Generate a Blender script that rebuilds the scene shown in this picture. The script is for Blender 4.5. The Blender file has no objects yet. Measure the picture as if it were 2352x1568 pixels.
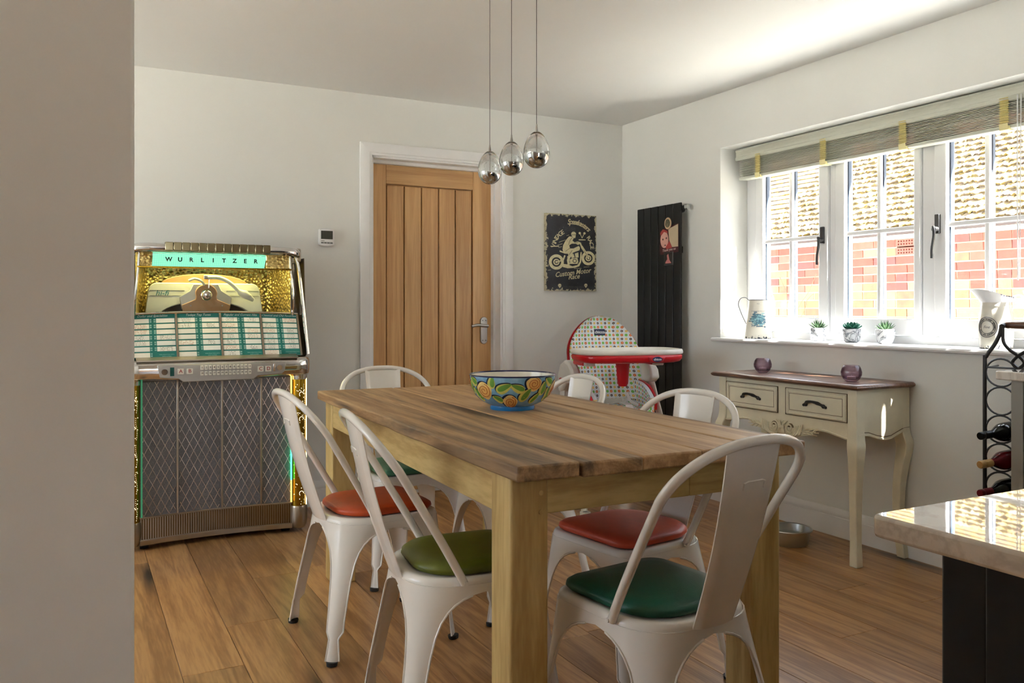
import bpy, bmesh, math, random
from mathutils import Vector, Matrix
R = math.radians
PI = math.pi
rnd = random.Random(7)
SC = bpy.context.scene
COL = SC.collection

# ------------------------------------------------------------------ camera
cam_d = bpy.data.cameras.new('camera')
cam = bpy.data.objects.new('camera', cam_d)
COL.objects.link(cam)
cam.location = (0, 0, 1.133)
cam.rotation_euler = (R(90), 0, R(-27.73))
cam_d.sensor_width = 36.0
cam_d.lens = 36.0 * 1921 / 2352
cam_d.shift_y = -76 / 2352
cam_d.clip_start = 0.02
SC.camera = cam

# ------------------------------------------------------------------ world, sun, exposure
W = bpy.data.worlds.new('world')
SC.world = W
W.use_nodes = True
wn = W.node_tree
wn.nodes.clear()
w_out = wn.nodes.new('ShaderNodeOutputWorld')
w_bg = wn.nodes.new('ShaderNodeBackground')
w_sky = wn.nodes.new('ShaderNodeTexSky')
w_sky.sky_type = 'NISHITA'
w_sky.sun_disc = False
w_sky.sun_elevation = R(50)
w_sky.sun_rotation = R(180)
w_sky.air_density = 1.0
w_sky.dust_density = 2.5
w_sky.ozone_density = 1.0
w_mix = wn.nodes.new('ShaderNodeMixRGB')
w_mix.inputs[0].default_value = 0.72
w_mix.inputs[2].default_value = (4.9, 5.4, 6.0, 1)      # thin bright cloud over the blue
wn.links.new(w_sky.outputs[0], w_mix.inputs[1])
wn.links.new(w_mix.outputs[0], w_bg.inputs[0])
w_bg.inputs[1].default_value = 0.36
wn.links.new(w_bg.outputs[0], w_out.inputs[0])

sun_d = bpy.data.lights.new('sun_offscreen', 'SUN')
sun = bpy.data.objects.new('sun_offscreen', sun_d)
COL.objects.link(sun)
sun_d.energy = 29.0
sun_d.angle = R(0.8)
sun_d.color = (1.0, 0.97, 0.91)
sun.rotation_euler = Vector((0.275, -0.615, 0.735)).to_track_quat('Z', 'Y').to_euler()

SC.cycles.use_denoising = True
SC.cycles.max_bounces = 8
SC.cycles.diffuse_bounces = 5
SC.cycles.glossy_bounces = 4
SC.cycles.transmission_bounces = 8
SC.cycles.transparent_max_bounces = 12
SC.cycles.caustics_refractive = False
SC.cycles.caustics_reflective = False
SC.cycles.sample_clamp_indirect = 6.0

SC.view_settings.view_transform = 'Standard'
SC.view_settings.look = 'None'
SC.view_settings.gamma = 1.0
SC.view_settings.use_curve_mapping = False
SC.view_settings.exposure = 2.0

# ------------------------------------------------------------------ helpers: meshes
class MB:
    def __init__(s):
        s.v = []; s.f = []; s.uv = []
    def add(s, vs, fs, uvs=None):
        b = len(s.v)
        s.v += [tuple(p) for p in vs]
        s.uv += list(uvs) if uvs else [(0, 0)] * len(vs)
        s.f += [tuple(i + b for i in f) for f in fs]
        return s
    def box(s, x0, x1, y0, y1, z0, z1, M=None):
        vs = [(x, y, z) for x in (x0, x1) for y in (y0, y1) for z in (z0, z1)]
        if M is not None: vs = [M @ Vector(v) for v in vs]
        return s.add(vs, [(0, 1, 3, 2), (4, 6, 7, 5), (0, 4, 5, 1), (2, 3, 7, 6), (0, 2, 6, 4), (1, 5, 7, 3)])
    def tube(s, pts, r, n=8, closed=False, caps=True, sq=None):
        pts = [Vector(p) for p in pts]
        m = len(pts)
        rs = list(r) if isinstance(r, (list, tuple)) else [r] * m
        tang = []
        for i in range(m):
            if closed: t = pts[(i + 1) % m] - pts[i - 1]
            else: t = pts[min(i + 1, m - 1)] - pts[max(i - 1, 0)]
            tang.append(t.normalized())
        up = Vector((0, 0, 1)) if abs(tang[0].z) < 0.9 else Vector((1, 0, 0))
        nrm = (up - tang[0] * up.dot(tang[0])).normalized()
        vs = []
        for i in range(m):
            nrm = (nrm - tang[i] * nrm.dot(tang[i]))
            nrm = nrm.normalized() if nrm.length > 1e-6 else tang[i].orthogonal().normalized()
            bn = tang[i].cross(nrm)
            a, b = (rs[i], rs[i]) if sq is None else (rs[i] * sq[0], rs[i] * sq[1])
            for k in range(n):
                w = 2 * PI * k / n + (PI / n if n == 4 else 0)
                vs.append(pts[i] + nrm * (a * math.cos(w)) + bn * (b * math.sin(w)))
        fs = []
        rng = m if closed else m - 1
        for i in range(rng):
            j = (i + 1) % m
            for k in range(n):
                q = (k + 1) % n
                fs.append((i * n + k, i * n + q, j * n + q, j * n + k))
        if caps and not closed:
            fs.append(tuple(reversed(range(n))))
            fs.append(tuple(range((m - 1) * n, m * n)))
        return s.add(vs, fs)
    def lathe(s, prof, n=32, c=(0, 0, 0), M=None, close=False):
        vs = []; uv = []
        for i, (r, z) in enumerate(prof):
            for k in range(n):
                a = 2 * PI * k / n
                vs.append((c[0] + r * math.cos(a), c[1] + r * math.sin(a), c[2] + z)); uv.append((k / n, z))
        fs = []
        m = len(prof)
        for i in range(m if close else m - 1):
            j = (i + 1) % m
            for k in range(n):
                q = (k + 1) % n
                fs.append((i * n + k, i * n + q, j * n + q, j * n + k))
        if M is not None: vs = [M @ Vector(v) for v in vs]
        return s.add(vs, fs, uv)
    def prism(s, out, fn0, fn1):
        n = len(out)
        vs = [fn0(*p) for p in out] + [fn1(*p) for p in out]
        fs = [tuple(reversed(range(n))), tuple(range(n, 2 * n))]
        for i in range(n):
            j = (i + 1) % n
            fs.append((i, j, n + j, n + i))
        return s.add(vs, fs)
    def grid(s, fn, nu, nv, wrap=False, uvf=None):
        vs = []; uv = []
        for i in range(nu + (0 if wrap else 1)):
            for j in range(nv + 1):
                u, v = i / nu, j / nv
                vs.append(fn(u, v)); uv.append(uvf(u, v) if uvf else (u, v))
        fs = []
        for i in range(nu):
            k = (i + 1) % nu if wrap else i + 1
            for j in range(nv):
                fs.append((i * (nv + 1) + j, k * (nv + 1) + j, k * (nv + 1) + j + 1, i * (nv + 1) + j + 1))
        return s.add(vs, fs, uv)
    def sheet(s, fn, nu, nv, t, uvf=None):
        """grid with thickness t(vector or fn giving offset point)"""
        g = MB().grid(fn, nu, nv, uvf=uvf)
        n = len(g.v)
        off = [t(i // (nv + 1) / nu, (i % (nv + 1)) / nv) for i in range(n)]
        vs = g.v + [tuple(Vector(a) + Vector(b)) for a, b in zip(g.v, off)]
        fs = list(g.f) + [tuple(reversed([i + n for i in f])) for f in g.f]
        ed = [i * (nv + 1) for i in range(nu + 1)] + [nu * (nv + 1) + j for j in range(1, nv + 1)] + \
             [i * (nv + 1) + nv for i in range(nu - 1, -1, -1)] + [j for j in range(nv - 1, 0, -1)]
        for a, b in zip(ed, ed[1:] + ed[:1]):
            fs.append((b, a, a + n, b + n))
        return s.add(vs, fs, g.uv + g.uv)
    def ball(s, c, r, n=10, m=6, sc=(1, 1, 1)):
        prof = [(r * math.sin(PI * i / m), -r * math.cos(PI * i / m)) for i in range(m + 1)]
        M = Matrix.Translation(c) @ Matrix.Diagonal((sc[0], sc[1], sc[2], 1))
        return s.lathe(prof, n, M=M)
    def mesh(s, name, fix=True, ang=38):
        me = bpy.data.meshes.new(name)
        me.from_pydata(s.v, [], s.f)
        ul = me.uv_layers.new(name='uv')
        for l in me.loops:
            ul.data[l.index].uv = s.uv[l.vertex_index]
        if fix:
            bm = bmesh.new(); bm.from_mesh(me)
            bmesh.ops.remove_doubles(bm, verts=bm.verts, dist=1e-6)
            bmesh.ops.recalc_face_normals(bm, faces=bm.faces)
            bm.to_mesh(me); bm.free()
        for p in me.polygons: p.use_smooth = True
        me.set_sharp_from_angle(angle=R(ang))
        return me
    def build(s, name, mat, parent=None, bevel=0, loc=None, rot=None, seg=2, fix=True, ang=38, **kw):
        o = bpy.data.objects.new(name, s.mesh(name, fix, ang))
        COL.objects.link(o)
        o.data.materials.append(mat)
        if parent is not None: o.parent = parent
        if loc is not None: o.location = loc
        if rot is not None: o.rotation_euler = rot
        if bevel:
            b = o.modifiers.new('bevel', 'BEVEL'); b.width = bevel; b.segments = seg; b.limit_method = 'ANGLE'; b.angle_limit = R(40)
        if kw: tag(o, **kw)
        return o

def tag(o, label=None, category=None, group=None, kind=None):
    if label: o['label'] = label
    if category: o['category'] = category
    if group: o['group'] = group
    if kind: o['kind'] = kind
    return o

def empty(name, loc=(0, 0, 0), rz=0, **kw):
    o = bpy.data.objects.new(name, None)
    o.empty_display_size = 0.1
    COL.objects.link(o)
    o.location = loc; o.rotation_euler = (0, 0, rz)
    tag(o, **kw)
    return o

def copy_tree(o, parent=None):
    c = o.copy(); COL.objects.link(c)
    if parent is not None: c.parent = parent
    for ch in list(o.children): copy_tree(ch, c)
    return c

def inst(src_mesh, name, mat, parent, loc, rot=(0, 0, 0), scale=(1, 1, 1)):
    o = bpy.data.objects.new(name, src_mesh); COL.objects.link(o)
    if mat and not src_mesh.materials: src_mesh.materials.append(mat)
    o.parent = parent; o.location = loc; o.rotation_euler = rot; o.scale = scale
    return o

def text_verts(txt, size, shear=0, extrude=0.0006, spacing=1.0, align='CENTER', bold=0.0):
    cu = bpy.data.curves.new('lettering', 'FONT')
    cu.body = txt; cu.size = size; cu.shear = shear; cu.extrude = extrude
    cu.space_character = spacing; cu.align_x = align; cu.align_y = 'CENTER'; cu.offset = bold
    cu.resolution_u = 3
    o = bpy.data.objects.new('lettering', cu); COL.objects.link(o)
    dg = bpy.context.evaluated_depsgraph_get()
    me = bpy.data.meshes.new_from_object(o.evaluated_get(dg))
    vs = [tuple(v.co) for v in me.vertices]; fs = [tuple(p.vertices) for p in me.polygons]
    bpy.data.objects.remove(o); bpy.data.curves.remove(cu); bpy.data.meshes.remove(me)
    return vs, fs

def put_text(mb, txt, size, fn, **kw):
    """fn maps (x, y, z) of flat lettering to space"""
    vs, fs = text_verts(txt, size, **kw)
    mb.add([fn(*v) for v in vs], fs)

def ipl(tab, x):
    if x <= tab[0][0]: return tab[0][1]
    for (a, b), (c, d) in zip(tab, tab[1:]):
        if x <= c: return b + (d - b) * (x - a) / (c - a)
    return tab[-1][1]

def spline(pts, n=8):
    """Catmull-Rom through points"""
    P = [Vector(p) for p in pts]
    P = [P[0] * 2 - P[1]] + P + [P[-1] * 2 - P[-2]]
    out = []
    for i in range(1, len(P) - 2):
        for k in range(n):
            t = k / n
            a, b, c, d = P[i - 1], P[i], P[i + 1], P[i + 2]
            out.append(0.5 * ((2 * b) + (c - a) * t + (2 * a - 5 * b + 4 * c - d) * t * t + (3 * b - a - 3 * c + d) * t ** 3))
    out.append(P[-2])
    return out

# ------------------------------------------------------------------ helpers: materials
def srgb(r, g, b):
    f = lambda c: (c / 255) / 12.92 if c / 255 <= 0.04045 else ((c / 255 + 0.055) / 1.055) ** 2.4
    return (f(r), f(g), f(b), 1)

class NT:
    def __init__(s, name):
        s.m = bpy.data.materials.new(name); s.m.use_nodes = True
        s.t = s.m.node_tree; s.t.nodes.clear()
        s.out = s.t.nodes.new('ShaderNodeOutputMaterial')
    def n(s, typ, **kw):
        nd = s.t.nodes.new(typ)
        for k, v in kw.items():
            if k.startswith('i_'):
                key = k[2:]
                nd.inputs[int(key) if key.isdigit() else key.replace('_', ' ')].default_value = v
            else: setattr(nd, k, v)
        return nd
    def l(s, a, b): s.t.links.new(a, b)
    def ramp(s, stops, interp='LINEAR'):
        nd = s.t.nodes.new('ShaderNodeValToRGB'); cr = nd.color_ramp; cr.interpolation = interp
        while len(cr.elements) < len(stops): cr.elements.new(0.5)
        for e, (p, c) in zip(cr.elements, stops): e.position = p; e.color = c
        return nd
    def math(s, op, a, b=None, c=None):
        nd = s.t.nodes.new('ShaderNodeMath'); nd.operation = op
        for i, q in enumerate((a, b, c)):
            if q is None: continue
            if isinstance(q, (int, float)): nd.inputs[i].default_value = q
            else: s.l(q, nd.inputs[i])
        return nd.outputs[0]
    def mix(s, fac, a, b, mode='MIX'):
        nd = s.t.nodes.new('ShaderNodeMixRGB'); nd.blend_type = mode
        for i, q in enumerate((fac, a, b)):
            if isinstance(q, (int, float)): nd.inputs[i].default_value = q
            elif isinstance(q, tuple): nd.inputs[i].default_value = q
            else: s.l(q, nd.inputs[i])
        return nd.outputs[0]
    def bsdf(s, col=None, rough=0.5, metal=0.0, **kw):
        b = s.t.nodes.new('ShaderNodeBsdfPrincipled')
        if col is not None:
            if isinstance(col, tuple): b.inputs['Base Color'].default_value = col
            else: s.l(col, b.inputs['Base Color'])
        for key, q in (('Roughness', rough), ('Metallic', metal)):
            if isinstance(q, (int, float)): b.inputs[key].default_value = q
            else: s.l(q, b.inputs[key])
        for k, v in kw.items(): b.inputs[k.replace('_', ' ')].default_value = v
        s.l(b.outputs[0], s.out.inputs[0])
        return b
    def bump(s, b, h, strength=0.2, dist=0.01):
        nd = s.n('ShaderNodeBump'); nd.inputs['Strength'].default_value = strength; nd.inputs['Distance'].default_value = dist
        s.l(h, nd.inputs['Height']); s.l(nd.outputs[0], b.inputs['Normal'])
    def obj(s, scale=(1, 1, 1), rand=False):
        tc = s.n('ShaderNodeTexCoord')
        mp = s.n('ShaderNodeMapping'); mp.inputs['Scale'].default_value = scale
        s.l(tc.outputs['Object'], mp.inputs[0])
        if rand:
            oi = s.n('ShaderNodeObjectInfo')
            cm = s.n('ShaderNodeCombineXYZ')
            for i, k in enumerate((91.0, 57.0, 33.0)): s.l(s.math('MULTIPLY', oi.outputs['Random'], k), cm.inputs[i])
            s.l(cm.outputs[0], mp.inputs['Location'])
        return mp.outputs[0]
    def noise(s, vec, scale=5, detail=3, rough=0.5, dist=0.0):
        nd = s.n('ShaderNodeTexNoise'); s.l(vec, nd.inputs['Vector'])
        nd.inputs['Scale'].default_value = scale; nd.inputs['Detail'].default_value = detail
        nd.inputs['Roughness'].default_value = rough; nd.inputs['Distortion'].default_value = dist
        return nd.outputs['Fac']
    def rand(s): return s.n('ShaderNodeObjectInfo').outputs['Random']

def sc_col(c, k): return (min(c[0] * k, 1), min(c[1] * k, 1), min(c[2] * k, 1), 1)

def pmat(name, col, rough=0.5, metal=0.0, var=0.08, scale=9, bump=0.0, bscale=60, **kw):
    t = NT(name)
    v = t.obj()
    f = t.noise(v, scale, 4)
    r = t.ramp([(0.3, sc_col(col, 1 - var)), (0.7, sc_col(col, 1 + var))])
    t.l(f, r.inputs[0])
    b = t.bsdf(r.outputs[0], rough, metal, **kw)
    if bump: t.bump(b, t.noise(v, bscale, 3), bump, 0.002)
    return t.m

def wood(name, cols, stretch=(1, 1, 1), rough=0.45, band=9, vary=0.25, knots=0.0, bump=0.15, grain=60, dark=None, streak=None):
    """cols light->dark; stretch: coordinate scale, small along the grain"""
    t = NT(name)
    v = t.obj(stretch, rand=True)
    warp = t.noise(v, 1.6, 2)
    big = t.noise(v, band * 0.25, 3, 0.55, 0.8)
    rings = t.math('FRACT', t.math('MULTIPLY', t.math('ADD', big, t.math('MULTIPLY', warp, 0.5)), band))
    ring = t.math('ABSOLUTE', t.math('SUBTRACT', rings, 0.5))
    fine = t.noise(v, grain, 2, 0.6)
    m = t.math('ADD', t.math('MULTIPLY', ring, 1.0), t.math('MULTIPLY', t.math('SUBTRACT', fine, 0.5), 0.9))
    rp = t.ramp([(0.0, cols[1]), (0.5, cols[0])]); t.l(m, rp.inputs[0])
    col = rp.outputs[0]
    hs = t.n('ShaderNodeHueSaturation'); t.l(col, hs.inputs['Color'])
    t.l(t.math('ADD', t.math('MULTIPLY', t.rand(), vary), 1 - vary / 2), hs.inputs['Value'])
    col = hs.outputs[0]
    if knots:
        vo = t.n('ShaderNodeTexVoronoi'); vo.inputs['Scale'].default_value = 1.0
        tc = t.obj(tuple(min(a * knots, 60) for a in (stretch[0] * 0.5, stretch[1], stretch[2])), rand=True)
        mixv = t.mix(0.12, tc, t.n('ShaderNodeTexNoise').outputs['Color'], 'ADD')
        t.l(mixv, vo.inputs['Vector'])
        k = t.ramp([(0.03, (1, 1, 1, 1)), (0.15, (0, 0, 0, 1))]); t.l(vo.outputs['Distance'], k.inputs[0])
        col = t.mix(k.outputs[0], col, dark or sc_col(cols[1], 0.3))
    if streak:
        s2 = t.noise(v, streak[0], 5, 0.65, 0.6)
        k2 = t.ramp([(streak[1], (0, 0, 0, 1)), (streak[1] + 0.16, (1, 1, 1, 1))]); t.l(s2, k2.inputs[0])
        col = t.mix(t.math('MULTIPLY', k2.outputs[0], streak[2]), col, dark or sc_col(cols[1], 0.3))
    b = t.bsdf(col, rough)
    if bump: t.bump(b, m, bump, 0.003)
    return t.m

def emit(name, col, strength):
    t = NT(name)
    v = t.obj()
    r = t.ramp([(0.2, sc_col(col, 0.85)), (0.8, col)]); t.l(t.noise(v, 8, 2), r.inputs[0])
    e = t.n('ShaderNodeEmission'); e.inputs[1].default_value = strength
    t.l(r.outputs[0], e.inputs[0]); t.l(e.outputs[0], t.out.inputs[0])
    return t.m

def pane(name, tint=(1, 1, 1, 1), ior=1.45):
    t = NT(name)
    tr = t.n('ShaderNodeBsdfTransparent'); tr.inputs[0].default_value = tint
    gl = t.n('ShaderNodeBsdfGlossy'); gl.inputs['Roughness'].default_value = 0.01
    lw = t.n('ShaderNodeLayerWeight'); lw.inputs[0].default_value = 0.5
    fr = t.math('ADD', 0.03, t.math('MULTIPLY', t.math('POWER', lw.outputs['Facing'], 5.0), 0.9))
    mx = t.n('ShaderNodeMixShader')
    t.l(fr, mx.inputs[0]); t.l(tr.outputs[0], mx.inputs[1]); t.l(gl.outputs[0], mx.inputs[2])
    t.l(mx.outputs[0], t.out.inputs[0])
    return t.m

M = {}
M['wall'] = pmat('wall_paint', (0.77, 0.775, 0.745, 1), 0.85, var=0.015, scale=2, bump=0.05, bscale=140)
M['ceiling'] = pmat('ceiling_paint', (0.80, 0.805, 0.785, 1), 0.9, var=0.01, scale=2)
M['white'] = pmat('white_gloss_paint', (0.84, 0.845, 0.85, 1), 0.35, var=0.02)
M['upvc'] = pmat('white_window_frame', (0.86, 0.87, 0.89, 1), 0.25, var=0.01)
M['chrome'] = pmat('polished_chrome', (0.72, 0.72, 0.72, 1), 0.08, 1.0, var=0.03)
M['steel'] = pmat('brushed_steel', (0.55, 0.55, 0.54, 1), 0.28, 1.0, var=0.06)
M['nickel'] = pmat('satin_nickel', (0.45, 0.43, 0.40, 1), 0.35, 1.0, var=0.05)
M['black'] = pmat('black_rubber', (0.012, 0.012, 0.012, 1), 0.6)
M['iron'] = pmat('black_iron', (0.018, 0.017, 0.017, 1), 0.4, 0.0, var=0.2)
M['glass'] = pane('window_pane')
# ================================================================== room shell
XR, YB, ZC = 3.378, 4.781, 2.40
XL, YF = -2.7, -3.2
def struct(o, label=None):
    o['kind'] = 'structure'
    if label: o['label'] = label
    return o

# floor: a dark bed with individual oak boards
fl = MB().box(XL, XR, YF, YB + 0.13, -0.12, -0.018).build('floor', pmat('floor_bed', srgb(150, 118, 84), 0.8))
struct(fl, 'wide oak plank floor with knots and grain')
M['oak_floor'] = wood('oak_floor_board', [srgb(180, 136, 88), srgb(142, 100, 60)], (6.0, 0.42, 6.0), rough=0.34, band=5, vary=0.30, knots=1.1, bump=0.05, grain=22, dark=srgb(44, 26, 16))
pw = 0.1855
x = 0.299 - pw * 8
ci = 0
while x < XR:
    x1 = min(x + pw, XR)
    y = -1.2 - rnd.random() * 1.6
    if x > 0.25 and x < 0.4: y = -0.55
    while y < YB:
        ln = rnd.choice((1.55, 1.75, 1.9, 1.35))
        y1 = y + ln
        if YB - y1 < 0.25: y1 = YB
        y1 = min(y1, YB)
        hx, hy = (x1 - x) / 2 - 0.0006, (y1 - y) / 2 - 0.0006
        MB().box(-hx, hx, -hy, hy, -0.018, 0.0).build('floor_board', M['oak_floor'], fl, bevel=0.0012, seg=1, loc=((x + x1) / 2, (y + y1) / 2, 0))
        y = y1
    x = x1
# boards hidden behind the camera are one plain sheet
MB().box(XL, 0.299 - pw * 8, YF, YB, -0.018, 0).box(0.299 - pw * 8, XR, YF, -2.81, -0.018, 0).build('floor_board_sheet', M['oak_floor'], fl, kind='stuff')

struct(MB().box(XL, XR + 0.4, YF, YB + 0.3, ZC, ZC + 0.2).build('ceiling', M['ceiling']), 'plain white plastered ceiling')

# back wall with the doorway
DX0, DX1, DZ = 1.571, 2.441, 2.042
wb = MB()
wb.box(XL, DX0, YB, YB + 0.13, 0, ZC).box(DX1, XR + 0.4, YB, YB + 0.13, 0, ZC).box(DX0, DX1, YB, YB + 0.13, DZ, ZC)
struct(wb.build('wall_back', M['wall'], fix=False), 'pale wall behind the jukebox and the oak door')
# right wall with the window opening and a kitchen window further back
WY0, WY1, WZ0, WZ1 = 1.35, 3.788, 0.945, 2.076
wr = MB()
XO = XR + 0.34
for a, b, c, d in ((WY1, YB, 0, ZC), (YF, WY0, 0, ZC), (WY0, WY1, 0, WZ0), (WY0, WY1, WZ1, ZC)):
    wr.box(XR, XO, a, b, c, d)
struct(wr.build('wall_right', M['wall'], fix=False), 'pale wall around the cottage window')
LY0, LY1 = 2.2, 4.3
LZ = 0.72
wl = MB().box(XL - 0.2, XL, LY0, LY1, 0, LZ).box(XL - 0.2, XL, YF, LY0, 0, ZC).box(XL - 0.2, XL, LY1, YB + 0.13, 0, ZC).box(XL - 0.2, XL, LY0, LY1, 2.12, ZC)
struct(wl.build('wall_left', M['wall'], fix=False), 'pale wall with a wide window on the far side')
ld = MB()
for k in range(4):
    yy = LY0 + (LY1 - LY0) * k / 3
    ld.box(XL - 0.13, XL - 0.07, max(LY0, yy - 0.04), min(LY1, yy + 0.04), LZ, 2.12)
ld.box(XL - 0.13, XL - 0.07, LY0, LY1, 2.05, 2.12).box(XL - 0.13, XL - 0.07, LY0, LY1, LZ, LZ + 0.07)
ldo = struct(ld.build('window_3', M['white'], fix=False), 'wide white window on the left wall')
MB().box(XL - 0.102, XL - 0.098, LY0, LY1, LZ, 2.12).build('pane', M['glass'], ldo)
GX0, GX1, GZ = 0.0, 1.0, 1.0
wf = MB()
wf.box(XL, GX0, YF - 0.25, YF, 0, ZC).box(GX1, XO, YF - 0.25, YF, 0, ZC).box(GX0, GX1, YF - 0.25, YF, 2.1, ZC).box(GX0, GX1, YF - 0.25, YF, 0, GZ)
struct(wf.build('wall_front', M['wall'], fix=False), 'kitchen wall with a small window')
gd = MB()
for k in range(3):
    xx = GX0 + (GX1 - GX0) * k / 2
    gd.box(max(GX0, xx - 0.04), min(GX1, xx + 0.04), YF - 0.16, YF - 0.09, GZ, 2.1)
gd.box(GX0, GX1, YF - 0.16, YF - 0.09, 2.03, 2.1).box(GX0, GX1, YF - 0.16, YF - 0.09, GZ, GZ + 0.06)
gdo = struct(gd.build('window_2', M['white'], fix=False), 'small white kitchen window')
MB().box(GX0, GX1, YF - 0.13, YF - 0.124, GZ, 2.1).build('pane', M['glass'], gdo)
# the wall end close to the camera
struct(MB().box(XL, 0.092, 1.53, 1.66, 0, ZC).build('wall_partition', M['wall'], bevel=0.006), 'plain wall end at the room opening')

# skirting boards
def skirt(name, axis, a, b, at, sgn):
    prof = [(0, 0), (0.019, 0), (0.019, 0.096), (0.0165, 0.098), (0.0165, 0.101), (0.018, 0.103), (0.018, 0.118), (0.010, 0.136), (0.0, 0.137)]
    mb = MB()
    if axis == 'x':
        mb.prism(prof, lambda d, z: (a, at - sgn * d, z), lambda d, z: (b, at - sgn * d, z))
    else:
        mb.prism(prof, lambda d, z: (at - sgn * d, a, z), lambda d, z: (at - sgn * d, b, z))
    return struct(mb.build(name, M['white']), 'white skirting board')
skirt('baseboard_back', 'x', XL, DX0 - 0.072, YB, 1)
skirt('baseboard_corner', 'x', DX1 + 0.072, XR, YB, 1)
skirt('baseboard_right', 'y', 1.76, YB - 0.019, XR, 1)

# door frame
tr = MB()
def arch(z0, z1, x0, x1):
    return [(x0, z0), (x1, z0), (x1, z1), (x0, z1)]
aw = 0.072
prf = [(0, 0), (aw, 0), (aw, 0.016), (aw - 0.006, 0.018), (0.016, 0.018), (0.014, 0.0145), (0.0, 0.013)]
tr.prism(prf, lambda u, d: (DX0 - u, YB - d, 0), lambda u, d: (DX0 - u, YB - d, DZ + u))
tr.prism(prf, lambda u, d: (DX1 + u, YB - d, 0), lambda u, d: (DX1 + u, YB - d, DZ + u))
tr.prism(prf, lambda u, d: (DX0 - u, YB - d, DZ + u), lambda u, d: (DX1 + u, YB - d, DZ + u))
tr1 = struct(tr.build('trim_1', M['white']), 'white architrave around the oak door')
ln = MB()
ln.box(DX0 - 0.001, DX0 + 0.012, YB - 0.001, YB + 0.13, 0, DZ).box(DX1 - 0.012, DX1 + 0.001, YB - 0.001, YB + 0.13, 0, DZ).box(DX0, DX1, YB - 0.001, YB + 0.13, DZ - 0.012, DZ + 0.001)
ln.box(DX0 + 0.012, DX0 + 0.024, YB + 0.075, YB + 0.115, 0, DZ).box(DX1 - 0.026, DX1 - 0.012, YB + 0.075, YB + 0.115, 0, DZ).box(DX0, DX1, YB + 0.075, YB + 0.115, DZ - 0.03, DZ - 0.012)
ln.build('door_lining', M['white'], tr1, fix=False)
struct(MB().box(DX0 - 0.2, DX1 + 0.2, YB + 0.16, YB + 0.3, -0.2, ZC).box(DX0 - 0.2, DX0 - 0.002, YB + 0.125, YB + 0.17, -0.2, ZC).box(DX1 + 0.002, DX1 + 0.2, YB + 0.125, YB + 0.17, -0.2, ZC).box(DX0 - 0.01, DX1 + 0.01, YB + 0.125, YB + 0.17, -0.2, 0.0).box(DX0 - 0.01, DX1 + 0.01, YB + 0.125, YB + 0.17, DZ, ZC).build('wall_hall_block', M['wall'], fix=False), 'hall wall close behind the door, shaped to keep daylight out')  # unseen, boxed tight round the doorway so no outside light leaks under the door

# oak door
M['oak_door'] = wood('oak_door_board', [srgb(214, 172, 118), srgb(194, 148, 96)], (9.0, 9.0, 0.35), rough=0.36, band=4, vary=0.12, bump=0.04, grain=14)
M['oak_rail'] = wood('oak_door_rail', [srgb(212, 170, 116), srgb(192, 146, 94)], (0.35, 9.0, 9.0), rough=0.36, band=4, vary=0.1, bump=0.04, grain=14)
dr = empty('door_1', (1.595, 4.892, 0), kind='structure', label='oak plank door with vertical grooves and satin lever handle')
dw = 0.828
MB().box(0, dw, 0.022, 0.04, 0.006, 2.024).build('core', M['oak_door'], dr)
MB().box(0, 0.105, 0, 0.04, 0.005, 2.025).build('stile', M['oak_door'], dr, bevel=0.003)
MB().box(0.692, dw, 0, 0.04, 0.005, 2.025).build('stile', M['oak_door'], dr, bevel=0.003)
MB().box(0.1055, 0.6915, 0.0, 0.04, 1.895, 2.025).build('rail', M['oak_rail'], dr, bevel=0.003)
MB().box(0.1055, 0.6915, 0.0, 0.04, 0.005, 0.2).build('rail', M['oak_rail'], dr, bevel=0.003)
for k in range(5):
    a = 0.112 + k * 0.1155
    MB().box(a, a + 0.1085, 0.003, 0.04, 0.205, 1.889).build('plank', M['oak_door'], dr, bevel=0.0035)
pl = MB()
out = []
for k in range(13):
    a = PI * k / 12
    out.append((0.768 + 0.024 * math.cos(a), 1.056 + 0.022 * math.sin(a)))
for k in range(13):
    a = PI + PI * k / 12
    out.append((0.768 + 0.024 * math.cos(a), 0.925 + 0.022 * math.sin(a)))
pl.prism(out, lambda x, z: (x, -0.009, z), lambda x, z: (x, 0.001, z))
plate = pl.build('handle_plate', M['nickel'], dr, bevel=0.003, label='satin nickel lever handle plate')
lv = MB().tube([(0.768, 0.0, 1.022), (0.768, -0.045, 1.022)], 0.010, 12)
lv.tube(spline([(0.776, -0.048, 1.020), (0.745, -0.052, 1.022), (0.70, -0.052, 1.026), (0.66, -0.05, 1.018)], 5), [0.011] * 8 + [0.009] * 8, 10)
lv.build('lever', M['nickel'], plate)
sc = MB()
for dx in (-0.011, 0.011):
    for z in (1.055, 0.926):
        sc.tube([(0.768 + dx, -0.012, z), (0.768 + dx, -0.006, z)], 0.0028, 8)
sc.build('screw', M['black'], plate)

# ------------------------------------------------------------------ cottage window
wn1 = empty('window_1', (0, 0, 0), kind='structure', label='white casement window with glazing bars looking onto brickwork')
FX0, FX1 = 3.585, 3.655
MB().box(FX0, FX1, WY0, WY0 + 0.075, WZ0, WZ1).box(FX0, FX1, 3.705, WY1, WZ0, WZ1).box(FX0, FX1, WY0 + 0.075, 3.705, WZ0, 1.0).box(FX0, FX1, WY0 + 0.075, 3.705, 2.0, WZ1).build('frame', M['upvc'], wn1, bevel=0.004, fix=False)
muls = [(3.120, 3.163), (2.546, 2.614), (1.972, 2.04)]
for a, b in muls:
    MB().box(FX0 - 0.004, FX1, a, b, 1.0, 2.0).build('mullion', M['upvc'], wn1, bevel=0.004)
cas = [(3.163, 3.703), (2.614, 3.120), (2.04, 2.546), (1.425, 1.972)]
M['gasket'] = pmat('dark_glazing_seal', srgb(52, 66, 84), 0.4)
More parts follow.
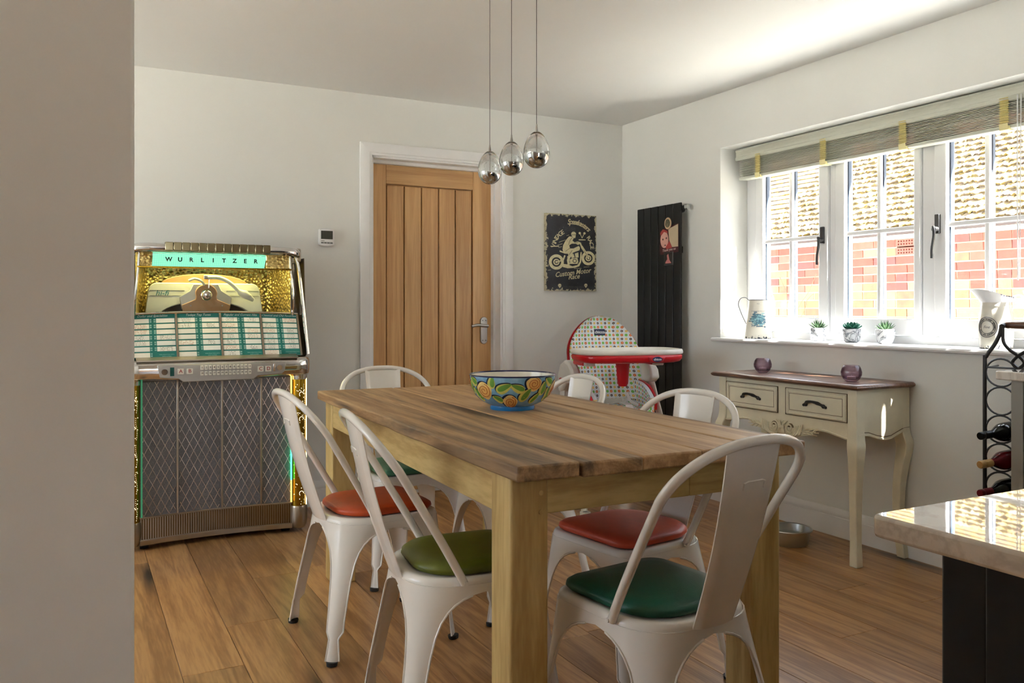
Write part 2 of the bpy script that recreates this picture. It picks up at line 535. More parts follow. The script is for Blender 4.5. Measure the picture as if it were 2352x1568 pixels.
gz0, gz1 = 1.082, 1.95
for i, (a, b) in enumerate(cas):
    s_ = 0.064; q_ = 0.036 if i == 1 else 0.064
    c = MB()
    x0, x1 = FX0 - 0.02, FX0 + 0.045
    c.box(x0, x1, a + 0.002, a + q_, 1.004, 1.996).box(x0, x1, b - s_, b - 0.002, 1.004, 1.996).box(x0, x1, a + q_, b - s_, 1.004, gz0).box(x0, x1, a + q_, b - s_, gz1, 1.996)
    sash = c.build('casement', M['upvc'], wn1, bevel=0.005, fix=False)
    ga, gb = a + q_, b - s_
    mid = (ga + gb) / 2
    g = MB()
    for q in (ga, gb - 0.007): g.box(x0 + 0.026, x0 + 0.05, q, q + 0.007, gz0, gz1)
    g.box(x0 + 0.034, x0 + 0.05, mid - 0.013, mid + 0.013, gz0, gz1)
    g.build('glazing_seal', M['gasket'], sash, fix=False)
    for ya, yb in ((ga, mid), (mid, gb)):
        for za, zb in ((gz0, 1.52), (1.52, gz1)):
            MB().box(x0 + 0.030, x0 + 0.033, ya, yb, za, zb).build('pane', M['glass'], sash)
    MB().box(x0 + 0.010, x0 + 0.029, mid - 0.011, mid + 0.011, gz0, gz1).build('glazing_bar', M['upvc'], sash, bevel=0.004)
    MB().box(x0 + 0.0085, x0 + 0.0285, ga - 0.001, gb + 0.001, 1.509, 1.531).build('glazing_bar', M['upvc'], sash, bevel=0.004)
for y in (3.195, 2.520):
    h = MB().box(FX0 - 0.034, FX0 - 0.019, y - 0.012, y + 0.012, 1.48, 1.57)
    h.tube([(FX0 - 0.03, y, 1.50), (FX0 - 0.056, y, 1.50)], 0.013, 12)
    h.tube(spline([(FX0 - 0.058, y, 1.515), (FX0 - 0.062, y - 0.006, 1.47), (FX0 - 0.064, y + 0.002, 1.41), (FX0 - 0.062, y + 0.004, 1.365)], 5), 0.0075, 8)
    h.build('catch_handle', pmat('dark_satin_catch', srgb(92, 92, 94), 0.3, 0.8), wn1, bevel=0.003, fix=False)
# sill board
sl = MB()
nose = [(3.59, 0.940), (3.352, 0.940), (3.345, 0.943), (3.341, 0.951), (3.345, 0.959), (3.352, 0.962), (3.59, 0.962)]
sl.prism(nose, lambda x, z: (x, WY0 - 0.05, z), lambda x, z: (x, WY1 + 0.045, z))
struct(sl.build('trim_2', M['white']), 'white window sill board with rounded front')

# ------------------------------------------------------------------ venetian blind, drawn up
bl = empty('venetian_blind', (3.49, 2.56, 2.0), label='pale slatted blind drawn up under the window head', category='blind')
M['blind'] = wood('blind_slat_paint', [srgb(214, 216, 202), srgb(196, 198, 184)], (6, 0.4, 6), rough=0.4, band=4, vary=0.06, bump=0.02)
M['tape'] = pmat('cream_ladder_tape', srgb(236, 226, 170), 0.85, bump=0.2)
L0, L1 = 1.375 - 2.56, 3.768 - 2.56
val = [(-0.012, 0.004), (-0.016, 0.010), (-0.016, 0.020), (-0.011, 0.026), (-0.011, 0.052), (-0.016, 0.060), (-0.012, 0.070), (0.0, 0.070), (0.0, 0.004)]
MB().prism(val, lambda x, z: (x, L0, z), lambda x, z: (x, L1, z)).build('valance', M['blind'], bl)
MB().box(0.003, 0.055, L0 + 0.01, L1 - 0.01, 0.030, 0.068).build('headrail', M['white'], bl)
ns = 15
zt, zb_ = 0.010, -0.088
for k in range(ns):
    z = zt + (zb_ - zt) * k / (ns - 1)
    tl = rnd.uniform(-0.0016, 0.0016)
    y0, y1 = L0 + 0.015 + rnd.uniform(0, .004), L1 - 0.02 - rnd.uniform(0, .006)
    MB().sheet(lambda u, v: (-0.006 + 0.052 * u, y0 + (y1 - y0) * v, z + 0.003 * math.sin(PI * u) + tl * (v - .5) * 2), 4, 1, lambda u, v: (0, 0, -0.0026)).build('slat', M['blind'], bl)
MB().box(-0.008, 0.048, L0 + 0.015, L1 - 0.02, -0.112, -0.094).build('bottom_rail', M['blind'], bl, bevel=0.005)
for ty in (3.585, 3.115, 2.641, 2.154, 1.68):
    y = ty - 2.56
    tp = []
    n = 44
    for k in range(n + 1):
        z = 0.018 - 0.108 * k / n
        tp.append((-0.0165 - 0.0065 * math.cos(2 * PI * k / n * 11), z))
    tp += [(-0.017, -0.114), (-0.004, -0.119), (0.03, -0.117)]
    f = lambda u, v: (tp[min(int(u * (len(tp) - 1) + .5), len(tp) - 1)][0], y - 0.019 + 0.038 * v, tp[min(int(u * (len(tp) - 1) + .5), len(tp) - 1)][1])
    MB().sheet(f, len(tp) - 1, 1, lambda u, v: (0.0012, 0, 0.0006)).build('ladder_tape', M['tape'], bl)
    MB().box(-0.018, 0.004, y - 0.021, y + 0.021, -0.117, -0.100).build('tape_clip', M['tape'], bl, bevel=0.003)
MB().tube([(-0.02, 2.095 - 2.56, 0.02), (-0.022, 2.095 - 2.56, -0.35), (-0.02, 2.093 - 2.56, -0.75)], 0.0022, 6).tube([(-0.02, 2.080 - 2.56, 0.02), (-0.022, 2.082 - 2.56, -0.35), (-0.02, 2.086 - 2.56, -0.74)], 0.0018, 6).build('pull_cord', M['white'], bl)

# ------------------------------------------------------------------ the yard outside
BX = 6.30
gr = MB().box(-30, 40, -40, 40, -0.35, -0.15)
struct(gr.build('ground', pmat('yard_paving', srgb(204, 202, 194), 0.9, var=0.12, scale=3)), 'pale paving outside')
ob = empty('brick_outbuilding', (BX, 5.0, -0.15), label='red brick outbuilding with mossy tiled roof seen through the window', category='building')
def yard(z): return z + 0.15
# the wall core leaves a real cavity behind the two air bricks
cy0, cy1, cz0, cz1 = -0.352, -0.152, yard(1.596), yard(1.722)
MB().box(0.006, 0.25, -8, cy0, 0, yard(1.745)).box(0.006, 0.25, cy1, 7, 0, yard(1.745)).box(0.006, 0.25, cy0, cy1, 0, cz0).box(0.006, 0.25, cy0, cy1, cz1, yard(1.745)).build('mortar_wall', pmat('lime_mortar', srgb(160, 146, 124), 0.95, var=0.1, scale=20, bump=0.4), ob, fix=False)
def brickmat(name, cols):
    t = NT(name); v = t.obj(rand=True)
    rp = t.ramp([(0.0, cols[0]), (0.35, cols[1]), (0.7, cols[2]), (1.0, cols[3])]); 
    f = t.math('ADD', t.math('MULTIPLY', t.rand(), 0.8), t.math('MULTIPLY', t.math('SUBTRACT', t.noise(v, 16, 4), 0.4), 0.5))
    t.l(f, rp.inputs[0]); b = t.bsdf(rp.outputs[0], 0.9)
    t.bump(b, t.noise(v, 90, 4), 0.5, 0.004)
    return t.m
M['brick_red'] = brickmat('red_brick', [srgb(80, 52, 50), srgb(116, 52, 42), srgb(128, 66, 54), srgb(112, 80, 70)])
M['brick_buff'] = brickmat('buff_brick', [srgb(100, 68, 54), srgb(128, 92, 62), srgb(138, 108, 76), srgb(116, 82, 66)])
bmesh_cache = {}
def brick_mesh(kind, L):
    k = (kind, L)
    if k not in bmesh_cache:
        mb = MB().box(-0.0, 0.02, -L / 2 - 0.002, L / 2 - 0.001, -0.001, 0.0635)
        mb.v = [(a_, b_ + rnd.uniform(-.0025, .0025), c_ + rnd.uniform(-.0015, .0015)) for a_, b_, c_ in mb.v]
        me = mb.mesh('brick'); me.materials.append(M[kind])
        bmesh_cache[k] = me
    return bmesh_cache[k]
nrow = 15
stf = MB()
for r in range(22):
    z = 1.735 - 0.075 * (r + 1) + 0.005
    y = 1.6 + (0.11 if r % 2 else 0)
    mode = rnd.random()
    while y < 9.0:
        L = 0.215 if rnd.random() < 0.72 else 0.1025
        yc = y + L / 2
        if 3.25 < yc < 6.9 and r < nrow and z > 0.6:
            if not (4.60 < yc < 4.895 and r < 2):
                red = (r < 5 and rnd.random() < 0.93) or (r == 5 and rnd.random() < .5) or rnd.random() < 0.06
                inst(brick_mesh('brick_red' if red else 'brick_buff', L), 'brick', None, ob, (rnd.uniform(-0.003, 0.003) - 0.002, yc - 5.0, yard(z)))
        elif yc < 3.25 or yc > 6.9:
            stf.box(-0.002, 0.02, yc - L / 2 - 5, yc + L / 2 - 5, yard(z), yard(z) + 0.064)
        y += L + 0.010
stf.build('brick_rest', M['brick_red'], ob, kind='stuff', fix=False)
M['terracotta'] = pmat('terracotta', srgb(124, 62, 52), 0.9, bump=0.3)
for k in range(2):
    z = 1.735 - 0.075 * (k + 1) + 0.005
    a = MB()
    holes = [(-0.085 + 0.026 * i, zz) for i in range(7) for zz in (0.016, 0.037)]
    ys = [-0.108] + [v for i in range(7) for v in (-0.085 + 0.026 * i, -0.085 + 0.026 * i + 0.013)] + [0.108]
    zs = [0, 0.013, 0.026, 0.038, 0.051, 0.064]
    for i in range(len(ys) - 1):
        for j in range(5):
            if i % 2 == 1 and j % 2 == 1: continue
            a.box(-0.004, 0.012, ys[i], ys[i + 1], zs[j], zs[j + 1])
    vb = a.build('air_brick', M['terracotta'], ob, loc=(0, 4.748 - 5.0, yard(z)), fix=False, label='pierced terracotta air brick')
    MB().box(0.22, 0.24, -0.11, 0.11, -0.005, 0.07).build('vent_hollow', M['terracotta'], vb)
MB().box(-0.02, 0.03, -8, 7, yard(1.728), yard(1.765)).build('fascia', pmat('pale_fascia', srgb(206, 200, 188), 0.6), ob)
gt = MB()
gp = [(-0.03 - 0.05 + 0.05 * math.cos(a), 0.05 * math.sin(a)) for a in [PI + PI * k / 8 for k in range(9)]]
gp += [(-0.03 - 0.05 + 0.044 * math.cos(a), 0.044 * math.sin(a)) for a in [2 * PI - PI * k / 8 for k in range(9)]]
gt.prism(gp, lambda x, z: (x, -8, yard(1.812) + z), lambda x, z: (x, 7, yard(1.812) + z))
gt.build('gutter', pmat('grey_plastic_gutter', srgb(58, 56, 58), 0.4), ob)
# roof: tile by tile
t = NT('mossy_roof_tile')
v = t.obj(rand=True)
base = t.ramp([(0.0, srgb(70, 56, 48)), (0.5, srgb(104, 88, 72)), (1.0, srgb(128, 118, 100))]); t.l(t.rand(), base.inputs[0])
mo = t.ramp([(0.42, (0, 0, 0, 1)), (0.62, (1, 1, 1, 1))]); t.l(t.noise(v, 18, 6, 0.7), mo.inputs[0])
moc = t.ramp([(0.3, srgb(92, 76, 18)), (0.7, srgb(142, 118, 44))]); t.l(t.noise(v, 50, 3), moc.inputs[0])
b = t.bsdf(t.mix(mo.outputs[0], base.outputs[0], moc.outputs[0]), 0.95)
t.bump(b, t.noise(v, 60, 5, 0.7), 0.8, 0.02)
M['tile'] = t.m
ca, sa = math.cos(R(38)), math.sin(R(38))
tmesh = []
for k in range(4):
    rr = random.Random(k)
    n1, n2 = 8, 5
    hh = [[0.010 + 0.008 * rr.random() + (0.020 * rr.random() if j < 2 else 0.006 * rr.random()) for j in range(n2 + 1)] for i in range(n1 + 1)]
    mb = MB().sheet(lambda u, w: (w * 0.15 + (0.012 * math.sin(u * 9 + k * 2) + 0.010 * math.sin(u * 21 + k) if w < .1 else 0), (u - .5) * 0.162, hh[int(u * n1 + .5)][int(w * n2 + .5)]), n1, n2, lambda u, w: (0, 0, -0.016))
    me = mb.mesh('roof_tile', ang=70); me.materials.append(M['tile']); tmesh.append(me)
rest = MB()
for r in range(34):
    d = -0.05 + 0.1 * r
    for k in range(90):
        y = 0.2 + 0.165 * k + (0.0825 if r % 2 else 0)
        p0 = (0.02 + d * ca, y - 5.0, yard(1.80) + d * sa)
        if r < 16 and 3.55 < y < 6.62:
            inst(tmesh[rnd.randrange(4)], 'roof_tile', None, ob, (p0[0], p0[1] + rnd.uniform(-.003, .003), p0[2] + rnd.uniform(0, .006)), (0, -R(38) + R(4.5), rnd.uniform(-.02, .02)))
        elif -1 < y < 11:
            c = math.cos(R(33.5)); s_ = math.sin(R(33.5)); q = rnd.uniform(0, .006)
            A = [(p0[0], p0[1] - .081, p0[2] + q), (p0[0], p0[1] + .081, p0[2] + q), (p0[0] + .15 * c, p0[1] + .081, p0[2] + q + .15 * s_), (p0[0] + .15 * c, p0[1] - .081, p0[2] + q + .15 * s_)]
            rest.add(A + [(a_, b_, c_ + 0.020) for a_, b_, c_ in A], [(4, 5, 6, 7), (0, 1, 5, 4), (1, 2, 6, 5), (3, 0, 4, 7)])
rest.build('roof_tile_rest', M['tile'], ob, kind='stuff', fix=False)
MB().box(0, 0.02, -8, 7, 0, 3.5, M=Matrix.Translation((0.05, 0, yard(1.775))) @ Matrix.Rotation(R(90 - 38), 4, 'Y')).build('roof_deck', pmat('roof_felt', srgb(60, 50, 42), 0.9), ob)
tw = MB()
for k in range(6):
    p = [(-0.12, 0.95 + 0.05 * k, 0.75)]
    for q in range(7): p.append((p[-1][0] + rnd.uniform(-.02, .03), p[-1][1] + rnd.uniform(-.09, .09) + (.03 if k % 2 else -.05), p[-1][2] + rnd.uniform(.06, .12)))
    tw.tube(spline(p, 3), 0.0028, 5)
tw.tube([(-0.12, 1.08, -0.1), (-0.11, 1.08, 0.4), (-0.12, 1.1, 0.8)], 0.006, 6)
tw.build('bare_shrub', pmat('twig_bark', srgb(110, 84, 66), 0.9), None, loc=(BX, 5.0, 0.0), label='bare twiggy shrub against the brick outbuilding', category='shrub')
# ================================================================== farmhouse table
TH = 0.78
tb = empty('dining_table', (1.30 + 0.03, 2.585, 0), R(-1.6), label='rustic farmhouse table with dark-streaked plank top and limed yellow legs', category='table')
M['reclaimed'] = wood('reclaimed_pine_dark', [srgb(190, 154, 110), srgb(154, 118, 78)], (8.0, 0.55, 8.0), rough=0.5, band=4, vary=0.10, knots=1.3, bump=0.35, grain=16, dark=srgb(40, 36, 32), streak=(1.1, 0.49, 0.78))
M['reclaimed2'] = wood('reclaimed_pine_light', [srgb(194, 158, 114), srgb(160, 124, 84)], (8.0, 0.55, 8.0), rough=0.5, band=4, vary=0.10, knots=1.3, bump=0.35, grain=16, dark=srgb(60, 46, 34), streak=(1.3, 0.58, 0.7))
M['endgrain'] = wood('pine_end_grain', [srgb(196, 146, 100), srgb(150, 100, 62)], (14, 14, 14), rough=0.6, band=14, vary=0.05, bump=0.2)
M['limed'] = wood('limed_yellow_pine', [srgb(206, 180, 120), srgb(178, 148, 90)], (7, 7, 0.8), rough=0.5, band=3, vary=0.08, bump=0.1, grain=12, dark=srgb(120, 88, 44), streak=(2.0, 0.62, 0.5))
M['limed_h'] = wood('limed_yellow_rail', [srgb(206, 180, 120), srgb(178, 148, 90)], (1.2, 1.2, 7), rough=0.5, band=3, vary=0.08, bump=0.1, grain=12, dark=srgb(120, 88, 44), streak=(2.0, 0.60, 0.5))
TW, TL = 0.866, 1.925
ws = [0.168, 0.172, 0.182, 0.176, 0.168]
x = -TW / 2
for i, w in enumerate(ws):
    rr = random.Random(20 + i)
    e0, e1 = rr.uniform(-0.004, 0.004), rr.uniform(-0.004, 0.004)
    n = 16
    xa, xb = x + 0.0014, x + w - 0.0014
    ja = [rr.uniform(0, 0.004) if i == 0 else rr.uniform(0, 0.0012) for _ in range(n + 1)]
    jb = [rr.uniform(0, 0.003) if i == 4 else rr.uniform(0, 0.0012) for _ in range(n + 1)]
    zt = [rr.uniform(-0.0008, 0.0008) for _ in range(n + 1)]
    if i == 0: ja[5] = 0.008; ja[8] = 0.007
    def top(u, v):
        k = int(v * n + .5); t_ = u
        return (xa + ja[k] + (xb - jb[k] - xa - ja[k]) * t_, -TL / 2 + e0 + (TL + e1 - e0) * v, TH + zt[k] - (0.0005 if i in (1, 3) else 0))
    cx = (xa + xb) / 2
    o = MB().sheet(lambda u, v: (top(u, v)[0] - cx, top(u, v)[1], top(u, v)[2]), 4, n, lambda u, v: (0, 0, -0.036)).build('plank', M['reclaimed' if i < 2 else 'reclaimed2'], tb, bevel=0.005, loc=(cx, 0, 0))
    x += w
lx, ly = TW / 2 - 0.022, TL / 2 - 0.075
lw = 0.100
for sx in (-1, 1):
    for sy in (-1, 1):
        a, b = sorted((sx * lx, sx * (lx - lw))); c, d = sorted((sy * ly, sy * (ly - lw * 1.08)))
        lo = MB().box(a, b, c, d, 0, TH - 0.037).build('leg', M['limed'], tb, bevel=0.006)
        for z in (0.70, 0.655): MB().tube([(sx * (lx - lw + .02), sy * (ly + 0.0016), z), (sx * (lx - lw + .02), sy * (ly - .002), z)], 0.006, 12).build('dowel', M['limed'], lo)
for s_ in (-1, 1):
    a, b = sorted((s_ * (lx - 0.004), s_ * (lx - 0.034)))
    MB().box(a, b, -ly + lw * 1.08, ly - lw * 1.08, TH - 0.135, TH - 0.037).build('apron', M['limed_h'], tb, bevel=0.002)
    c, d = sorted((s_ * (ly - 0.010), s_ * (ly - 0.034)))
    MB().box(-lx + lw, 0.11, c, d, TH - 0.133, TH - 0.037).build('apron', M['limed_h'], tb, bevel=0.002)
    MB().box(0.1115, lx - lw, c, d, TH - 0.133, TH - 0.037).build('apron', M['limed_h'], tb, bevel=0.002)

# ================================================================== metal cafe chairs
M['cream_metal'] = pmat('cream_powder_coat', srgb(230, 225, 217), 0.22, var=0.02, Coat_Weight=0.4, Coat_Roughness=0.1)
def leather(name, c):
    return pmat(name, c, 0.42, var=0.07, scale=30, bump=0.25, bscale=420)
CUSH = {'teal': leather('dark_teal_leatherette', srgb(24, 84, 66)), 'olive': leather('olive_leatherette', srgb(96, 104, 26)),
        'orange': leather('burnt_orange_leatherette', srgb(190, 74, 30)), 'coral': leather('coral_red_leatherette', srgb(196, 78, 52)),
        'sage': leather('sage_green_leatherette', srgb(70, 128, 100)), 'tan': leather('tan_leatherette', srgb(170, 96, 50))}
def outline(hx, yf, yr, rf, rr_, n=8):
    """rounded seat outline: front (+y) corners radius rf, rear radius rr_"""
    pts = []
    for cx, cy, r, a0 in ((hx - rf, yf - rf, rf, 0), (-hx + rf, yf - rf, rf, PI / 2), (-hx + rr_, -yr + rr_, rr_, PI), (hx - rr_, -yr + rr_, rr_, 1.5 * PI)):
        for k in range(n + 1):
            a = a0 + PI / 2 * k / n
            pts.append((cx + r * math.cos(a), cy + r * math.sin(a)))
    return pts
def chair_proto():
    ch = empty('cafe_chair')
    SZ = 0.441
    # seat pan: stacked outlines
    rings = [(0.160, 0.158, SZ - 0.002, .045, .115), (0.172, 0.170, SZ, .05, .125), (0.179, 0.177, SZ - 0.004, .055, .13), (0.183, 0.181, SZ - 0.014, .058, .135), (0.184, 0.182, SZ - 0.03, .06, .135)]
    mb = MB()
    loops = [[(px, py, z) for px, py in outline(hx, hy, hy + 0.01, rf, rr_)] for hx, hy, z, rf, rr_ in rings]
    n = len(loops[0]); vs = [p for l_ in loops for p in l_]
    fs = [tuple(range(n))]
    for i in range(len(loops) - 1):
        for k in range(n):
            q = (k + 1) % n
            fs.append((i * n + k, i * n + q, (i + 1) * n + q, (i + 1) * n + k))
    mb.add(vs, fs).build('seat', M['cream_metal'], ch, ang=60)
    # cushion
    cr = []
    for s_, z in ((0.162, SZ + 0.001), (0.170, SZ + 0.010), (0.168, SZ + 0.019), (0.158, SZ + 0.026), (0.12, SZ + 0.031), (0.05, SZ + 0.033)):
        k = s_ / 0.170
        cr.append([(px * k, py * k + 0.004, z) for px, py in outline(0.166, 0.164, 0.166, .05, .12)])
    vs = [p for l_ in cr for p in l_]; fs = []
    for i in range(len(cr) - 1):
        for k in range(n):
            q = (k + 1) % n
            fs.append((i * n + k, i * n + q, (i + 1) * n + q, (i + 1) * n + k))
    fs.append(tuple(range((len(cr) - 1) * n, len(cr) * n)))
    MB().add(vs, fs).build('cushion', CUSH['teal'], ch, ang=80)
    # four pressed-steel legs that flare into the skirt
    zs = [SZ - 0.018, 0.410, 0.402, 0.396, 0.388, 0.376, 0.360, 0.335, 0.30, 0.25, 0.19, 0.13, 0.098, 0.084, 0.078, 0.012]
    for cxs, cys in ((1, 1), (-1, 1), (-1, -1), (1, -1)):
        g = []
        for z in zs:
            t_ = (SZ - z) / SZ
            spl = 0.040 * t_ ** 1.25
            hx = 0.184 + spl; hy = (0.182 if cys > 0 else 0.190) + spl * (1.0 if cys > 0 else 1.25)
            r0 = 0.06 if cys > 0 else 0.13
            rc = r0 * max(0, 1 - t_ * 1.4) + 0.030 * min(1, t_ * 1.4)
            half = None
            o_ = ipl([(0.078, 0.200), (0.084, 0.197), (0.098, 0.183), (0.13, 0.178), (0.19, 0.166), (0.25, 0.152), (0.30, 0.137), (0.335, 0.121), (0.36, 0.102), (0.376, 0.083), (0.388, 0.060), (0.396, 0.035), (0.402, 0.0)], z)
            row = []
            m = 12
            Lx, Ly = hx - rc, hy - rc      # straight half-lengths from side centre to arc start
            arc = rc * PI / 2
            Lx_use = max(Lx - min(o_ * 1.0, Lx + arc * 0.33), -arc * .33); Ly_use = max(Ly - min(o_ * 1.0, Ly + arc * 0.33), -arc * .33)
            s0, s1 = -(Ly_use), arc + Lx_use
            for k in range(m + 1):
                s_ = s0 + (s1 - s0) * k / m
                if s_ < 0: px, py = hx, Ly + s_
                elif s_ > arc: px, py = Lx - (s_ - arc), hy
                else:
                    a = s_ / rc; px, py = hx - rc + rc * math.cos(a), hy - rc + rc * math.sin(a)
                row.append((cxs * px, cys * py, z))
            g.append(row)
        nz = len(zs) - 1
        def fn(u, v): return g[int(u * nz + .5)][int(v * 12 + .5)]
        def off(u, v):
            p = Vector(fn(u, v)); d = Vector((-p.x, -p.y, 0)).normalized()
            return d * 0.0035
        lg = MB().sheet(fn, nz, 12, off)
        # rolled edges
        for e in (0, 12):
            lg.tube([g[i][e] for i in range(3, nz + 1)], 0.0032, 6)
        lg = lg.build('leg', M['cream_metal'], ch, ang=60)
        ft = [sum(p[0] for p in g[-1]) / 13, sum(p[1] for p in g[-1]) / 13]
        MB().tube([(ft[0] * .995, ft[1] * .995, 0.012), (ft[0], ft[1], 0.0)], [0.019, 0.017], 12).build('foot', M['black'], lg)
    # bent tube back
    HT, ZA = 0.854, 0.732
    def ycurve(z):
        k = max(0, (z - 0.428) / (HT - 0.428)); return -0.058 - 0.252 * k ** 1.05
    pts = []
    for i in range(13):
        z = 0.430 + (ZA - 0.430) * i / 12
        pts.append((-(0.187 + 0.026 * (i / 12) ** 0.8), ycurve(z), z))
    arc = []
    for i in range(1, 32):
        a = PI - PI * i / 32
        z = ZA + (HT - ZA) * math.sin(a) ** 0.92
        arc.append((0.213 * math.copysign(abs(math.cos(a)) ** 0.86, math.cos(a)), ycurve(z) - 0.014 * math.sin(a), z))
    pts = pts + arc + [(-x_, y_, z_) for x_, y_, z_ in reversed(pts)]
    hp = MB().tube(pts, 0.0115, 10)
    hp = hp.build('back_frame', M['cream_metal'], ch, ang=80)
    rv = MB()
    for s_ in (-1, 1):
        rv.tube([(s_ * 0.187, -0.056, 0.432), (s_ * 0.2005, -0.056, 0.432)], 0.006, 8)
    rv.build('rivet', M['cream_metal'], hp)
    # flat splat with folded edges
    tp, bt = Vector((0, -0.313, 0.849)), Vector((0, -0.196, 0.424))
    def spl_(u, v):
        p = bt.lerp(tp, v)
        w = 0.066 + 0.020 * v
        bow = -0.010 * (1 - (2 * u - 1) ** 2) - 0.012 * math.sin(PI * v)
        cor = 0.006 * max(0, 1 - min(u, 1 - u) / 0.10)
        return ((u - .5) * 2 * w, p.y + bow + cor, p.z - 0.004 * (2 * u - 1) ** 2 * v)
    sp = MB().sheet(spl_, 20, 12, lambda u, v: (0, 0.0028, 0)).build('backrest', M['cream_metal'], ch, ang=50)
    em = MB().tube([spl_(.30, .76), spl_(.30, .795), spl_(.36, .80), spl_(.64, .80), spl_(.70, .795), spl_(.70, .76)], 0.003, 6)
    em.build('embossed_grip', M['cream_metal'], sp)
    return ch
proto = chair_proto()
chairs = [
    # x, y, facing rotation, cushion, label
    (1.255, 1.645, 7.0, 'teal', 'cream metal chair with dark teal cushion at the table end beside the island'),
    (0.965, 2.13, -96.0, 'olive', 'cream metal chair with olive green cushion on the jukebox side of the table'),
    (0.938, 2.84, -87.0, 'orange', 'cream metal chair with burnt orange cushion standing nearest the jukebox'),
    (1.285, 3.44, 180.0, 'sage', 'cream metal chair with sage green cushion at the table end before the oak door'),
    (1.535, 2.89, 90.0, 'tan', 'cream metal chair pushed deep under the table in front of the high chair'),
    (1.532, 2.14, 98.0, 'coral', 'cream metal chair with coral red cushion on the console table side'),
]
for i, (x, y, rz, cu, lab) in enumerate(chairs):
    o = proto if i == 0 else copy_tree(proto)
    o.location = (x, y, 0); o.rotation_euler = (0, 0, R(rz))
    tag(o, lab, 'chair', 'cream metal cafe chairs around the table')
    for c in o.children:
        if c.name.startswith('cushion'):
            if i: c.data = c.data.copy()
            c.data.materials.clear(); c.data.materials.append(CUSH[cu])
            c['label'] = cu + ' leatherette seat cushion'

# ================================================================== painted bowl
bw = empty('fruit_bowl', (1.373, 2.609, TH), label='hand painted blue bowl with yellow roses on the table', category='bowl')
prof = [(0.0, 0.0), (0.078, 0.0), (0.080, 0.004), (0.079, 0.014), (0.084, 0.0165), (0.108, 0.029), (0.130, 0.051), (0.143, 0.076), (0.149, 0.100), (0.1515, 0.121)]
ip = [(0.148, 0.121), (0.145, 0.098), (0.138, 0.075), (0.124, 0.050), (0.102, 0.031), (0.07, 0.02), (0.0, 0.017)]
t = NT('bowl_glaze')
tc = t.n('ShaderNodeTexCoord'); sp = t.n('ShaderNodeSeparateXYZ'); t.l(tc.outputs['Object'], sp.inputs[0])
rad = t.n('ShaderNodeVectorMath', operation='LENGTH'); 
cm = t.n('ShaderNodeCombineXYZ'); t.l(sp.outputs[0], cm.inputs[0]); t.l(sp.outputs[1], cm.inputs[1]); t.l(cm.outputs[0], rad.inputs[0])
blue = t.ramp([(0.3, srgb(92, 148, 190)), (0.7, srgb(150, 194, 220))]); t.l(t.noise(tc.outputs['Object'], 26, 4), blue.inputs[0])
col = blue.outputs[0]
foot = t.math('LESS_THAN', sp.outputs[2], 0.0155)
col = t.mix(foot, col, srgb(20, 120, 186))
b = t.bsdf(col, 0.12, Coat_Weight=0.5)
MB().lathe(prof, 64).build('body', t.m, bw, ang=60)
MB().lathe([(0.1515, 0.121)] + ip, 64).build('lining', pmat('white_glaze', srgb(226, 222, 208), 0.12), bw, ang=60)
rim = MB()
rim.tube([(0.1497 * math.cos(2 * PI * k / 64), 0.1497 * math.sin(2 * PI * k / 64), 0.1215) for k in range(64)], 0.0028, 8, closed=True)
rim.build('rim', pmat('navy_rim_glaze', srgb(18, 24, 74), 0.15), bw)
# painted roses and leaves: thin glaze laid on the curved body
def surf(th, s, lift=0.0006):
    """th angle, s height 0..1 up the body side"""
    z = 0.017 + s * (0.119 - 0.017)
    seg = prof[4:]
    for (r0, z0), (r1, z1) in zip(seg, seg[1:]):
        if z <= z1 + 1e-9:
            k = (z - z0) / (z1 - z0); r = r0 + (r1 - r0) * k; break
    nx, nz = (z1 - z0), -(r1 - r0); l_ = math.hypot(nx, nz)
    r += lift * nx / l_; z += lift * nz / l_
    return (r * math.cos(th), r * math.sin(th), z)
def blob(mb, th0, s0, fn, lift, n=28, rings=3):
    vs = [surf(th0, s0, lift)]
    fs = []
    for j in range(1, rings + 1):
        for k in range(n):
            du, dv = fn(2 * PI * k / n)
            vs.append(surf(th0 + du * j / rings / 0.145, min(0.999, max(0.0, s0 + dv * j / rings / 0.118)), lift))
    for k in range(n): fs.append((0, 1 + k, 1 + (k + 1) % n))
    for j in range(rings - 1):
        for k in range(n):
            a = 1 + j * n + k; b_ = 1 + j * n + (k + 1) % n
            fs.append((a, b_, b_ + n, a + n))
    mb.add(vs, fs)
def leaf(L, w, rot):
    def f(a):
        x = L * math.cos(a); y = w * math.sin(a) * (1 - 0.35 * math.cos(a))
        return (x * math.cos(rot) - y * math.sin(rot), x * math.sin(rot) + y * math.cos(rot))
    return f
pcol = {'navy': srgb(16, 30, 60), 'green': srgb(104, 156, 66), 'lime': srgb(206, 202, 104), 'yellow': srgb(238, 206, 130), 'peach': srgb(232, 182, 104), 'rust': srgb(184, 104, 52)}
PG = {k: pmat('glaze_' + k, c, 0.15, var=0.12, scale=40) for k, c in pcol.items()}
camang = math.atan2(-2.609, -1.373)
def one(name, key, parent, *a):
    mb = MB(); blob(mb, *a)
    return mb.build(name, PG[key], parent, ang=80)
